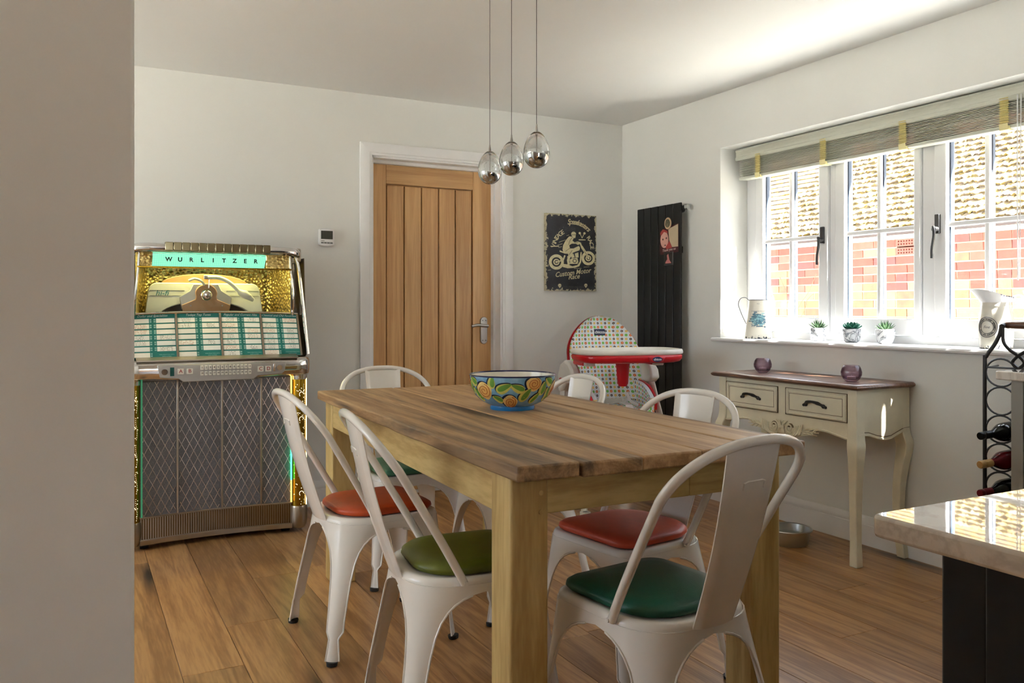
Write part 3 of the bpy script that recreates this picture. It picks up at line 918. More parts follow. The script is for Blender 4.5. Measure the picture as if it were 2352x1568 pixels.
def rose(th, s, r):
    ro = one('painted_rose', 'yellow', bw, th, s, lambda a: (r * (1 + .05 * math.sin(5 * a)) * math.cos(a), r * (1 + .05 * math.cos(4 * a)) * math.sin(a)), 0.0009)
    one('rose_outline', 'navy', ro, th - 0.025, s + 0.02, lambda a: (r * 1.10 * math.cos(a), r * 1.08 * math.sin(a)), 0.0005)
    one('rose_heart', 'peach', ro, th + 0.03, s - 0.05, lambda a: (r * .74 * math.cos(a), r * .72 * math.sin(a)), 0.0012)
    pts = []
    for k in range(34):
        a = k * 0.42; q = r * (0.14 + 0.7 * k / 33)
        pts.append(surf(th + q * math.cos(a) / .145, min(.99, max(0, s + q * math.sin(a) / .118)), 0.0012))
    MB().tube(pts, 0.0013, 5).build('rose_stroke', PG['rust'], ro)
def lf(th, s, L, w, rot):
    le = one('painted_leaf', 'lime', bw, th, s, leaf(L, w, rot), 0.0008)
    one('leaf_outline', 'navy', le, th - 0.018 * math.sin(rot) - .008, s + 0.03, leaf(L * 1.04, w * 1.06, rot), 0.0004)
    one('leaf_shade', 'green', le, th + 0.1 * w / .145 * 3 * math.sin(rot), s + 0.22 * w / .118, leaf(L * .9, w * .55, rot), 0.0011)
for base_ in (0.0, 2.1, 4.2):
    o_ = camang + base_
    rose(o_ - 0.75, 0.55, 0.034); rose(o_ + 0.52, 0.80, 0.029); rose(o_ - 0.06, 0.17, 0.030)
    lf(o_ - 0.20, 0.66, 0.030, 0.018, 0.5); lf(o_ - 0.50, 0.84, 0.024, 0.014, 1.5); lf(o_ + 0.12, 0.66, 0.027, 0.016, 2.7)
    lf(o_ + 0.32, 0.42, 0.030, 0.017, 1.0); lf(o_ - 0.40, 0.28, 0.022, 0.014, 2.6); lf(o_ + 0.80, 0.62, 0.028, 0.016, 1.4)
    lf(o_ + 0.62, 0.30, 0.024, 0.013, 1.0); lf(o_ - 1.05, 0.40, 0.030, 0.016, 2.0); lf(o_ - 1.10, 0.84, 0.024, 0.016, 2.6)

# ================================================================== pendant lights
pd = empty('pendant_light', (1.40, 2.59, ZC), label='three clear glass egg pendants on thin wires above the table', category='lamp')
MB().lathe([(0, -0.03), (0.13, -0.03), (0.135, -0.026), (0.135, 0.0), (0, 0.0)], 40).build('ceiling_rose', M['chrome'], pd)
gl = NT('clear_glass'); g_ = gl.n('ShaderNodeBsdfGlass'); g_.inputs['IOR'].default_value = 1.42; g_.inputs['Roughness'].default_value = 0.0
tcg = gl.ramp([(0, (0.96, 0.97, 0.97, 1)), (1, (1, 1, 1, 1))]); gl.l(gl.noise(gl.obj(), 5), tcg.inputs[0]); gl.l(tcg.outputs[0], g_.inputs[0]); gl.l(g_.outputs[0], gl.out.inputs[0])
M['clear'] = gl.m
M['bubble'] = pmat('air_bubble', (0.5, 0.5, 0.5, 1), 0.1, 0.6)
def egg(R0, Hh, n=28, shrink=1.0):
    p = []
    for k in range(n + 1):
        a = PI * k / n
        z = -math.cos(a) * Hh / 2
        r = R0 * math.sin(a) * (1 - 0.17 * math.cos(PI - a))
        p.append((max(r, 0), z))
    return p
eggs = [(1125, 385, 2.99, 54), (1175, 364, 2.90, 56), (1232.5, 344, 2.71, 60)]
for i, (px, py, Dp, wpx) in enumerate(eggs):
    rr = (px - 1176) / 1921
    s_, c_ = math.sin(R(27.73)), math.cos(R(27.73))
    X = Dp * (s_ + rr * c_) - 1.40; Y = Dp * (c_ - rr * s_) - 2.59
    Z = 1.133 + (708 - py) / 1921 * Dp - ZC
    R0 = 0.5 * wpx / 1921 * Dp; Hh = R0 * 2 * 1.42
    top = Z + Hh / 2
    hd = empty('light_pendant_holder') if False else None
    out = egg(R0, Hh)
    inn = [(r * 0.90, z * 0.86 - Hh * 0.045) for r, z in egg(R0, Hh)]
    g = MB().lathe(out, 40, (X, Y, Z))
    gi = MB().lathe(inn, 40, (X, Y, Z))
    b0 = len(g.v); g.v += gi.v; g.uv += gi.uv; g.f += [tuple(reversed([q + b0 for q in f])) for f in gi.f]
    glass = g.build('glass_egg', M['clear'], pd, fix=False, ang=80)
    # mirrored pool in the bottom with a wavy edge
    mp = MB()
    nn = 40
    lev = -Hh * 0.14
    def pool(u, v):
        a = 2 * PI * u
        ztop = lev + Hh * 0.055 * math.sin(a * 1 + i * 2.1) + Hh * 0.03 * math.sin(2 * a + i)
        z0 = inn[0][1] + 0.001
        z = z0 + (ztop - z0) * v
        rz = 0
        for (r0, za), (r1, zb2) in zip(inn, inn[1:]):
            if za <= z <= zb2: rz = r0 + (r1 - r0) * (z - za) / (zb2 - za + 1e-9); break
        return (X + (rz - 0.0008) * math.cos(a), Y + (rz - 0.0008) * math.sin(a), Z + z)
    mp.grid(pool, nn, 12, wrap=True)
    mp.build('mirror_pool', M['chrome'], glass, ang=80)
    MB().tube([(X, Y, Z + inn[-1][1]), (X, Y, Z - Hh * 0.12)], 0.0022, 8).build('rod', M['nickel'], glass)
    bb = MB()
    r_ = random.Random(i)
    for k in range(26):
        a = r_.uniform(0, 2 * PI); z = r_.uniform(-Hh * .2, Hh * .25)
        rz = R0 * math.sqrt(max(0, 1 - (z / (Hh / 2)) ** 2)) * 0.90
        bb.ball((X + rz * math.cos(a), Y + rz * math.sin(a), Z + z), r_.uniform(.0006, .0016), 6, 4)
    bb.build('bubbles', M['bubble'], glass, kind='stuff')
    MB().lathe([(0.0, 0.0), (0.0052, 0.0), (0.0052, 0.010), (0.003, 0.024), (0.0028, 0.030), (0, 0.030)], 16, (X, Y, top - 0.008)).build('cap', M['nickel'], pd)
    MB().tube([(X, Y, top + 0.02), (X * 0.999, Y, -0.02)], 0.0011, 6).build('wire', M['iron'], pd)
# ================================================================== jukebox
jk = empty('jukebox', (0.63, 4.25, 0), label='vintage chrome and gold jukebox with teal title cards against the back wall', category='jukebox')
M['gold'] = pmat('gold_anodised', srgb(168, 134, 40), 0.25, 1.0, var=0.1)
M['bronze'] = pmat('bronze_kick_panel', srgb(120, 98, 70), 0.4, 0.8, var=0.1)
M['pewter'] = pmat('pewter_trim', srgb(170, 160, 146), 0.28, 1.0, var=0.05)
M['darkbox'] = pmat('jukebox_black', (0.02, 0.02, 0.02, 1), 0.6)
def conc(u): return 0.045 * max(0, 1 - (u / 0.40) ** 2)
HW = 0.352
MB().box(-0.425, 0.425, 0.07, 0.50, 0.06, 0.84).box(-0.40, 0.40, 0.34, 0.50, 0.84, 1.40).build('cabinet', pmat('jukebox_cabinet', srgb(58, 50, 44), 0.5), jk, bevel=0.01, fix=False)
# kick panel
kp = MB().sheet(lambda u, w: ((u - .5) * 2 * HW, conc((u - .5) * 2 * HW) + 0.004, 0.045 + 0.107 * w), 40, 1, lambda u, w: (0, 0.012, 0))
kick = kp.build('kick_panel', M['bronze'], jk)
rb = MB()
for k in range(66):
    u = -HW + 0.006 + (2 * HW - 0.012) * k / 65
    rb.box(u - 0.0022, u + 0.0022, conc(u) - 0.001, conc(u) + 0.008, 0.050, 0.148)
rb.build('rib', M['pewter'], kick, fix=False, kind='stuff')
def curved_bar(name, z0, z1, d0, d1, mat, hw=HW, parent=jk, bev=0.002):
    return MB().prism([(d0, z0), (d1, z0), (d1, z1), (d0, z1)], lambda d, z: (0, 0, 0), lambda d, z: (0, 0, 0)) and \
        MB().sheet(lambda u, w: ((u - .5) * 2 * hw, conc((u - .5) * 2 * hw) + d0, z0 + (z1 - z0) * w), 40, 1, lambda u, w: (0, d1 - d0, 0)).build(name, mat, parent, bevel=bev)
curved_bar('base_trim', 0.026, 0.050, -0.012, 0.03, M['pewter'])
curved_bar('base_trim', 0.148, 0.156, -0.004, 0.02, M['pewter'])
cs = MB()
for u in (-0.33, 0.33):
    for v in (0.06, 0.42):
        cs.tube([(u - 0.02, v, 0.026), (u + 0.02, v, 0.026)], 0.026, 12)
for k, (u, v) in enumerate(((-0.33, 0.06), (0.33, 0.06), (-0.33, 0.42), (0.33, 0.42))):
    MB().tube([(u - 0.018, v, 0.022), (u + 0.018, v, 0.022)], 0.022, 14).box(u - 0.008, u + 0.008, v - 0.01, v + 0.01, 0.03, 0.062).build('caster', M['black'], jk, fix=False)
# speaker grille
t = NT('speaker_cloth'); v = t.obj((1, 1, 1))
rp = t.ramp([(0.3, (0.13, 0.135, 0.15, 1)), (0.7, (0.22, 0.225, 0.245, 1))]); t.l(t.noise(v, 260, 2), rp.inputs[0])
b = t.bsdf(rp.outputs[0], 0.45, 0.55); t.bump(b, t.noise(v, 400, 2), 0.25, 0.002)
gr_ = MB().sheet(lambda u, w: ((u - .5) * 2 * HW, conc((u - .5) * 2 * HW) + 0.008, 0.156 + 0.64 * w), 40, 4, lambda u, w: (0, 0.01, 0)).build('speaker_grille', t.m, jk)
lt = MB()
dz, dx_ = 0.072, 0.037
secs = [-HW, -0.185, 0.020, 0.205, HW]
def gp(u, z, l=0.003): return (u, conc(u) + l, z)
for a, b_ in zip(secs, secs[1:]):
    a += 0.005; b_ -= 0.005
    for sgn in (1, -1):
        k = -40
        while k < 60:
            u0 = k * dx_
            # line: u = u0 + sgn*(z-0.156)*dx/dz clipped
            seg = []
            for i in range(41):
                z = 0.158 + (0.636) * i / 40
                u = u0 + sgn * (z - 0.158) * dx_ / dz
                if a <= u <= b_: seg.append(gp(u, z, 0.0045))
            if len(seg) > 1: lt.tube([seg[0], seg[len(seg) // 2], seg[-1]] if len(seg) > 2 else seg, 0.0017, 4)
            k += 1
lt.build('lattice', pmat('lattice_wire', srgb(214, 216, 218), 0.22, 0.8), gr_, fix=False, kind='stuff')
for u in secs[1:-1]:
    MB().box(u - 0.0045, u + 0.0045, conc(u) - 0.006, conc(u) + 0.012, 0.156, 0.796).build('divider', M['pewter'], jk, bevel=0.002)
# light tubes behind the pillars
M['glow_green'] = emit('green_light_tube', (0.05, 0.9, 0.36, 1), 1.6)
M['glow_dim'] = emit('dim_green_light_tube', (0.10, 0.42, 0.20, 1), 0.14)
M['glow_amber'] = emit('amber_light_tube', (1.0, 0.55, 0.12, 1), 0.8)
M['glow_white'] = emit('warm_pin_lights', (1.0, 0.84, 0.46, 1), 0.7)
for s_ in (-1, 1):
    for z0, z1, mt in (((0.16, 0.27, 'glow_amber'), (0.27, 0.56, 'glow_green'), (0.70, 0.795, 'glow_amber')) if s_ > 0 else ((0.16, 0.795, 'glow_dim'),)):
        MB().tube([(s_ * 0.345, -0.008, z0), (s_ * 0.345, -0.008, z1)], 0.004, 8).build('light_tube', M[mt], jk)
    u = s_ * 0.388
    pil = MB().lathe([(0.0, 0.132), (0.038, 0.132), (0.039, 0.14), (0.039, 0.775), (0.038, 0.785), (0, 0.785)], 28, (u, 0.02, 0)).build('pillar', M['gold'], jk, ang=50)
    dots = MB()
    rr = random.Random(5)
    for grp in range(5):
        zc = 0.20 + 0.125 * grp
        for k in range(13):
            a = -PI / 2 + rr.uniform(-0.85, 0.75); z = zc + rr.uniform(-0.055, 0.055)
            dots.ball((u + 0.039 * math.cos(a), 0.02 + 0.039 * math.sin(a), z), rr.uniform(.0012, .0026), 6, 4)
        for k in range(12):                                   # a dotted stroke
            a = -PI / 2 + 0.55 + 0.1 * math.sin(k * 0.5); z = zc - 0.05 + 0.009 * k
            dots.ball((u + 0.039 * math.cos(a), 0.02 + 0.039 * math.sin(a), z), 0.0014, 6, 4)
        arc = []
        for k in range(9):
            a = -PI / 2 + 0.15 + 0.28 * math.cos(k * 0.5); z = zc + 0.012 * math.sin(k * 0.5)
            arc.append((u + 0.0395 * math.cos(a), 0.02 + 0.0395 * math.sin(a), z))
        dots.tube(arc, 0.0012, 5)
    dots.build('pin_light', M['glow_white'], pil, fix=False, kind='stuff')
    MB().box(u + s_ * 0.033 - 0.002, u + s_ * 0.033 + 0.002, -0.008, 0.0, 0.14, 0.78).build('light_strip', M['glow_white'], pil)
    MB().lathe([(0, 0.022), (0.030, 0.024), (0.040, 0.04), (0.044, 0.075), (0.044, 0.128), (0.041, 0.137), (0, 0.138)], 28, (u, 0.02, 0)).build('pillar_foot', M['pewter'], jk, ang=50)
    MB().lathe([(0, 0.775), (0.043, 0.775), (0.044, 0.79), (0.041, 0.83), (0, 0.84)], 28, (u, 0.02, 0)).build('pillar_cap', M['chrome'], jk, ang=50)
    MB().box(u + s_ * 0.036 - 0.008, u + s_ * 0.036 + 0.008, 0.03, 0.08, 0.10, 0.84).build('side_rail', M['pewter'], jk, bevel=0.003)
# console shelf in polished chrome
pf = [(0.06, 0.893), (0.0, 0.893), (-0.030, 0.888), (-0.044, 0.874), (-0.050, 0.850), (-0.048, 0.826), (-0.038, 0.806), (-0.018, 0.794), (0.02, 0.792), (0.06, 0.792)]
def shelf(u, w):
    x = (u - .5) * 2 * 0.446
    i = w * (len(pf) - 1); a = int(min(i, len(pf) - 2)); f = i - a
    d = pf[a][0] + (pf[a + 1][0] - pf[a][0]) * f; z = pf[a][1] + (pf[a + 1][1] - pf[a][1]) * f
    e = max(0, (abs(x) - 0.37) / 0.076)
    d = d + (0.07) * (1 - math.sqrt(max(0, 1 - e * e))) if d < 0.05 else d
    dip = 0.010 * max(0, 1 - (x / 0.3) ** 2) * max(0, min(1, (0.86 - z) / 0.05))
    return (x, d - 0.012 * max(0, 1 - (x / 0.4) ** 2), z - dip)
MB().grid(shelf, 60, 27).build('console_shelf', M['chrome'], jk, ang=60)
MB().sheet(lambda u, w: ((u - .5) * 2 * 0.37, -0.055 + 0.06 * w, 0.892 + 0.012 * w), 20, 3, lambda u, w: (0, 0, -0.006)).build('shelf_ledge', M['pewter'], jk)
# control panel
cp = MB()
out = [(-0.283, 0.872), (0.305, 0.872), (0.300, 0.826), (0.285, 0.812), (0.17, 0.808), (0.15, 0.792), (-0.17, 0.790), (-0.19, 0.806), (-0.27, 0.812)]
out = [(u, z - 0.002) for u, z in out]
cp.prism(out, lambda u, z: (u, -0.068, z), lambda u, z: (u, -0.045, z))
cpo = cp.build('control_panel', pmat('control_panel_grey', srgb(168, 166, 162), 0.35, 0.5), jk, bevel=0.003)
M['key'] = pmat('ivory_key', srgb(228, 226, 214), 0.3)
txt = MB(); red = MB()
km = None
def key(u, z, w, h, s, size, dst):
    o = MB().box(u - w / 2, u + w / 2, -0.077, -0.066, z - h / 2, z + h / 2).build('button', M['key'], cpo, bevel=0.0015)
    put_text(dst, s, size, lambda x, y, q: (u + x, -0.0776 - q, z + y + 0.001), extrude=0.0003, bold=0.0002)
for k in range(13):
    key(-0.088 + 0.0182 * k, 0.853, 0.0138, 0.020, str(k + 1), 0.0125 if k < 9 else 0.0095, txt)
    key(-0.088 + 0.0182 * k, 0.826, 0.0138, 0.020, str(k + 14), 0.0095, txt)
for u, s in ((-0.182, 'A'), (-0.142, 'B'), (0.182, 'C'), (0.219, 'D')):
    key(u, 0.838, 0.027, 0.026, s, 0.024, red)
txt.build('key_number', M['black'], cpo, fix=False, kind='stuff')
red.build('key_letter', pmat('red_print', srgb(150, 30, 30), 0.4), cpo, fix=False, kind='stuff')
MB().box(-0.228, -0.210, -0.071, -0.064, 0.818, 0.858).build('indicator', pmat('teal_glass', srgb(36, 88, 84), 0.1), cpo)
MB().tube([(-0.252, -0.066, 0.838), (-0.252, -0.078, 0.838)], 0.014, 16).build('knob', M['chrome'], cpo)
MB().tube([(0.272, -0.066, 0.842), (0.272, -0.080, 0.842)], 0.013, 18).build('knob', M['chrome'], cpo)
MB().box(0.243, 0.253, -0.074, -0.064, 0.825, 0.862).build('coin_slot', M['chrome'], cpo, bevel=0.002)
# black lower valance under the shelf
lv = MB().sheet(lambda u, w: ((u - .5) * 2 * 0.34, 0.005 + 0.03 * w, 0.792 + 0.006 * w), 20, 2, lambda u, w: (0, 0, -0.004)).build('lower_valance', M['darkbox'], jk)
# title panel
def tp(u, s, lift=0.0):
    return (u, -0.004 + 0.10 * s + conc(u) * 0.55 - lift * 0.9, 0.898 + 0.205 * s + 0.010 * math.cos(u / 0.4 * PI / 2) * s + lift * 0.42)
M['teal'] = pmat('teal_card', srgb(22, 122, 116), 0.5)
tpan = MB().sheet(lambda u, w: tp((u - .5) * 2 * 0.395, w), 40, 4, lambda u, w: (0, 0.012, 0)).build('title_panel', M['teal'], jk)
t = NT('printed_title_card')
v = t.obj((260, 1, 1)); tc = t.n('ShaderNodeTexCoord'); sp = t.n('ShaderNodeSeparateXYZ'); t.l(tc.outputs['UV'], sp.inputs[0])
uu = t.n('ShaderNodeCombineXYZ'); t.l(t.math('MULTIPLY', sp.outputs[0], 26.0), uu.inputs[0]); t.l(t.math('FLOOR', t.math('MULTIPLY', sp.outputs[1], 3.0)), uu.inputs[1]); t.l(t.math('MULTIPLY', t.rand(), 40), uu.inputs[2])
wrd = t.math('GREATER_THAN', t.noise(uu.outputs[0], 1.0, 1), 0.5)
row = t.math('LESS_THAN', t.math('ABSOLUTE', t.math('SUBTRACT', t.math('FRACT', t.math('MULTIPLY', sp.outputs[1], 3.0)), 0.5)), 0.22)
inx = t.math('LESS_THAN', t.math('ABSOLUTE', t.math('SUBTRACT', sp.outputs[0], 0.5)), t.math('ADD', 0.18, t.math('MULTIPLY', t.rand(), 0.24)))
ink = t.math('MULTIPLY', t.math('MULTIPLY', wrd, row), inx)
has = t.math('GREATER_THAN', t.math('FRACT', t.math('MULTIPLY', t.rand(), 7.3)), 0.25)
inkc = t.ramp([(0.0, srgb(70, 70, 74)), (0.66, srgb(176, 92, 70))], 'CONSTANT'); t.l(t.rand(), inkc.inputs[0])
pap = t.ramp([(0.0, srgb(228, 232, 230)), (1.0, srgb(240, 236, 226))]); t.l(t.rand(), pap.inputs[0])
t.bsdf(t.mix(t.math('MULTIPLY', t.math('MULTIPLY', ink, has), 0.75), pap.outputs[0], inkc.outputs[0]), 0.5)
M['card'] = t.m
pages = [(-0.392, -0.190), (-0.180, 0.015), (0.025, 0.210), (0.220, 0.392)]
heads = ['Dollar and Specialties', 'Todays Top Tunes', 'Popular and Current Hits', 'Classical and Old Favorites']
M['script'] = pmat('white_script_print', srgb(220, 230, 226), 0.5)
chips = MB(); notes = MB()
for (a, b_), h in zip(pages, heads):
    mid = (a + b_) / 2
    hd = MB()
    put_text(hd, h, 0.0155, lambda x, y, q: tp(mid + x, 0.945 + y / 0.225, 0.0012 + q), shear=0.35, extrude=0.0002)
    hd.build('heading', M['script'], tpan, fix=False)
    for side in (0, 1):
        ca, cb = (a + 0.002, mid - 0.016) if side == 0 else (mid + 0.016, b_ - 0.002)
        nr = 7 if (side == 0) == (h != 'Classical and Old Favorites' or True) else 6
        for r in range(7):
            s1 = 0.885 - r * 0.127; s0 = max(s1 - 0.098, 0.01)
            if side == 1 and r == 6:
                put_text(notes, 'MAKE SELECTION WITH', 0.0062, lambda x, y, q: tp((ca + cb) / 2 + x, 0.075 + y / 0.225, 0.0012 + q), extrude=0.0002)
                put_text(notes, 'SAME NUMBER', 0.0062, lambda x, y, q: tp((ca + cb) / 2 + x, 0.035 + y / 0.225, 0.0012 + q), extrude=0.0002)
                continue
            MB().sheet(lambda u, w: tp(ca + (cb - ca) * u, s0 + (s1 - s0) * w, 0.0012), 3, 1, lambda u, w: (0, 0.0012, 0), uvf=lambda u, w: (u, w)).build('title_card', M['card'], tpan)
            for q in (0.28, 0.74):
                uc = mid - 0.009 if side == 0 else mid + 0.009
                sc_ = s0 + (s1 - s0) * q
                chips.sheet(lambda u, w: tp(uc - 0.0042 + 0.0084 * u, sc_ - 0.014 + 0.028 * w, 0.0012), 1, 1, lambda u, w: (0, 0.001, 0))
chips.build('number_chip', pmat('number_chip', srgb(150, 196, 190), 0.5), tpan, fix=False, kind='stuff')
notes.build('note_print', pmat('note_print', srgb(150, 200, 196), 0.5), tpan, fix=False, kind='stuff')
for u in (-0.185, 0.020, 0.215, 0.397, -0.397):
    MB().sheet(lambda a, w: (u - 0.0045 + 0.009 * a, tp(u, w)[1] - 0.006, tp(u, w)[2] + 0.002), 1, 6, lambda a, w: (0, 0.012, 0)).build('page_divider', M['pewter'], tpan)
for c0, c1 in pages:
    m_ = (c0 + c1) / 2
    MB().sheet(lambda a, w: (m_ - 0.0012 + 0.0024 * a, tp(m_, w * .9)[1] - 0.002, tp(m_, w * .9)[2] + 0.001), 1, 6, lambda a, w: (0, 0.002, 0)).build('page_seam', M['teal'], tpan)
MB().tube([tp(-0.40 + 0.8 * k / 30, 1.0, 0.004) for k in range(31)], 0.006, 8).build('panel_rail', M['chrome'], jk)
# upper compartment
t = NT('hammered_gold')
v = t.obj((1, 1, 1)); vo = t.n('ShaderNodeTexVoronoi'); vo.inputs['Scale'].default_value = 62; t.l(v, vo.inputs['Vector'])
rp = t.ramp([(0.2, srgb(232, 214, 150)), (0.8, srgb(196, 170, 96))]); t.l(t.noise(v, 14, 3), rp.inputs[0])
b = t.bsdf(rp.outputs[0], 0.28, 0.85); t.bump(b, vo.outputs['Distance'], 0.8, 0.01)
M['hammer'] = t.m
bk = MB().box(-0.40, 0.40, 0.335, 0.345, 1.05, 1.40)
bk.build('back_panel', M['hammer'], jk)
for s_ in (-1, 1):
    MB().sheet(lambda u, w: (s_ * (0.29 + 0.075 * u), 0.315 - 0.22 * u * u, 1.085 + 0.31 * w), 10, 1, lambda u, w: (0, 0.006, 0)).build('side_reflector', M['hammer'], jk)
MB().box(-0.36, 0.36, 0.15, 0.34, 1.075, 1.083).build('compartment_floor', M['darkbox'], jk)
# mechanism housing
MC = -0.035
M['eau'] = pmat('pale_green_enamel', srgb(222, 226, 208), 0.35)
M['tanpl'] = pmat('tan_enamel', srgb(164, 126, 84), 0.4)
def arc_pts(c, rx, rz, a0, a1, n): return [(c[0] + rx * math.cos(R(a0 + (a1 - a0) * k / n)), c[1] + rz * math.sin(R(a0 + (a1 - a0) * k / n))) for k in range(n + 1)]
hs_ = [(MC - 0.285, 1.08), (MC - 0.275, 1.16)] + arc_pts((MC - 0.225, 1.215), 0.042, 0.045, 170, 90, 6) + arc_pts((MC + 0.225, 1.215), 0.042, 0.045, 90, 10, 6) + [(MC + 0.275, 1.16), (MC + 0.285, 1.08)] + arc_pts((MC, 1.08), 0.225, 0.088, 0, 180, 20)
hous = MB().prism(hs_, lambda u, z: (u, 0.20, z), lambda u, z: (u, 0.235, z)).build('record_housing', M['eau'], jk, bevel=0.004)
MB().prism([(MC - 0.205, 1.255)] + arc_pts((MC, 1.255), 0.205, 0.052, 180, 0, 24), lambda u, z: (u, 0.215, z), lambda u, z: (u, 0.25, z)).build('arch_back', M['tanpl'], jk, bevel=0.003)
lin = MB()
for z in (1.222, 1.196): lin.box(MC - 0.26, MC - 0.10, 0.1985, 0.2005, z, z + 0.0012).box(MC + 0.10, MC + 0.26, 0.1985, 0.2005, z, z + 0.0012)
lin.build('score_line', pmat('score_line', srgb(120, 126, 104), 0.6), hous, fix=False)
hf = MB(); put_text(hf, 'hi-fi', 0.040, lambda x, y, q: (MC - 0.205 + x, 0.1992 - q, 1.208 + y), shear=0.3, extrude=0.0005)
hf.build('hi_fi_script', pmat('teal_script', srgb(30, 120, 122), 0.4), hous, fix=False)
hub = arc_pts((MC, 1.208), 0.052, 0.046, 200, -20, 18) + [(MC + 0.052, 1.178), (MC + 0.115, 1.15), (MC + 0.110, 1.118), (MC - 0.110, 1.118), (MC - 0.115, 1.15), (MC - 0.052, 1.178)]
frame_ = [(MC - 0.06, 1.255), (MC + 0.06, 1.255), (MC + 0.075, 1.222), (MC + 0.125, 1.19), (MC + 0.115, 1.128), (MC - 0.115, 1.128), (MC - 0.125, 1.19), (MC - 0.075, 1.222)]
MB().prism(frame_, lambda u, z: (u, 0.188, z), lambda u, z: (u, 0.205, z)).build('gripper_frame', pmat('steel_gripper', srgb(168, 170, 160), 0.3, 0.7), jk, bevel=0.003)
hubo = MB().prism(hub, lambda u, z: (u, 0.172, z), lambda u, z: (u, 0.19, z)).build('hub_plate', M['tanpl'], jk, bevel=0.003)
MB().lathe([(0, 0.0), (0.026, 0.0), (0.027, 0.006), (0.020, 0.010), (0.018, 0.018), (0, 0.022)], 28, M=Matrix.Translation((MC, 0.172, 1.200)) @ Matrix.Rotation(R(90), 4, 'X')).build('hub_knob', M['chrome'], hubo, ang=50)
for du in (-0.075, 0.075): MB().tube([(MC + du, 0.168, 1.147), (MC + du, 0.174, 1.147)], 0.004, 10).build('screw', M['chrome'], hubo)
MB().prism([(MC - 0.235, 1.078)] + arc_pts((MC, 1.078), 0.235, 0.098, 180, 0, 20), lambda u, z: (u, 0.232, z), lambda u, z: (u, 0.24, z)).build('record_well', M['darkbox'], jk)
rc = MB()
for k in range(24):
    a = R(195 + 150 * k / 23)
    rc.box(-0.002, 0.002, 0.0, 0.09, -0.03, 0.03, M=Matrix.Translation((MC + 0.09 * math.cos(a) * 1.6, 0.21, 1.115 + 0.03 * math.sin(a))) @ Matrix.Rotation(a + PI / 2, 4, 'Y'))
rc.build('record_row', M['darkbox'], jk, fix=False)
arm = MB().tube(spline([(MC + 0.005, 0.165, 1.288), (MC + 0.06, 0.160, 1.286), (MC + 0.11, 0.155, 1.262), (MC + 0.16, 0.150, 1.215), (MC + 0.215, 0.150, 1.185)], 6), [0.010] * 6 + [0.010] * 6 + [0.010] * 6 + [0.016] * 6 + [0.008], 10)
arm.tube([(MC + 0.155, 0.150, 1.218), (MC + 0.18, 0.150, 1.205), (MC + 0.225, 0.152, 1.175)], [0.012, 0.022, 0.010], 10)
armo = arm.build('tone_arm', M['eau'], jk, ang=60)
MB().box(MC - 0.015, MC + 0.03, 0.158, 0.20, 1.278, 1.298).build('arm_pivot', M['chrome'], armo, bevel=0.003)
MB().tube(spline([(MC - 0.085, 0.16, 1.270), (MC - 0.06, 0.158, 1.280), (MC - 0.03, 0.16, 1.272), (MC - 0.01, 0.17, 1.25)], 5), 0.006, 8).build('needle_brush', M['eau'], jk)
MB().tube([(MC + 0.012, 0.17, 1.285), (MC + 0.010, 0.17, 1.235)], 0.003, 8).build('arm_post', M['chrome'], armo)
# lit sign
t = NT('lit_green_sign')
tc = t.n('ShaderNodeTexCoord'); sp = t.n('ShaderNodeSeparateXYZ'); t.l(tc.outputs['UV'], sp.inputs[0])
gx = t.math('LESS_THAN', t.math('FRACT', t.math('MULTIPLY', sp.outputs[0], 56.0)), 0.14)
gy = t.math('LESS_THAN', t.math('FRACT', t.math('MULTIPLY', sp.outputs[1], 7.0)), 0.16)
g2 = t.math('MAXIMUM', gx, gy)
e = t.n('ShaderNodeEmission'); e.inputs[1].default_value = 0.36
t.l(t.mix(t.math('MULTIPLY', g2, 0.45), (0.26, 0.80, 0.50, 1), (0.03, 0.35, 0.2, 1)), e.inputs[0]); t.l(e.outputs[0], t.out.inputs[0])
sg = MB().sheet(lambda u, w: (-0.292 + 0.004 * (1 - w) * -1 + (0.522 + 0.004 * w) * u, 0.062 - 0.012 * w, 1.334 + 0.060 * w), 1, 1, lambda u, w: (0, 0.004, 0), uvf=lambda u, w: (u, w)).build('name_sign', t.m, jk, fix=False)
for k, ch in enumerate('WURLITZER'):
    wz = MB()
    put_text(wz, ch, 0.028, lambda x, y, q: (-0.222 + 0.0505 * k + x, 0.0515 - q, 1.367 + y), extrude=0.001, bold=0.0010)
    wz.build('sign_letter', M['darkbox'], sg, fix=False)
MB().box(-0.36, 0.36, 0.045, 0.075, 1.326, 1.334).build('sign_rail', M['gold'], jk, bevel=0.002)
for a, b_ in ((-0.36, -0.296), (0.236, 0.36)):
    MB().box(a, b_, 0.055, 0.062, 1.334, 1.397).build('sign_cheek', M['hammer'], jk)
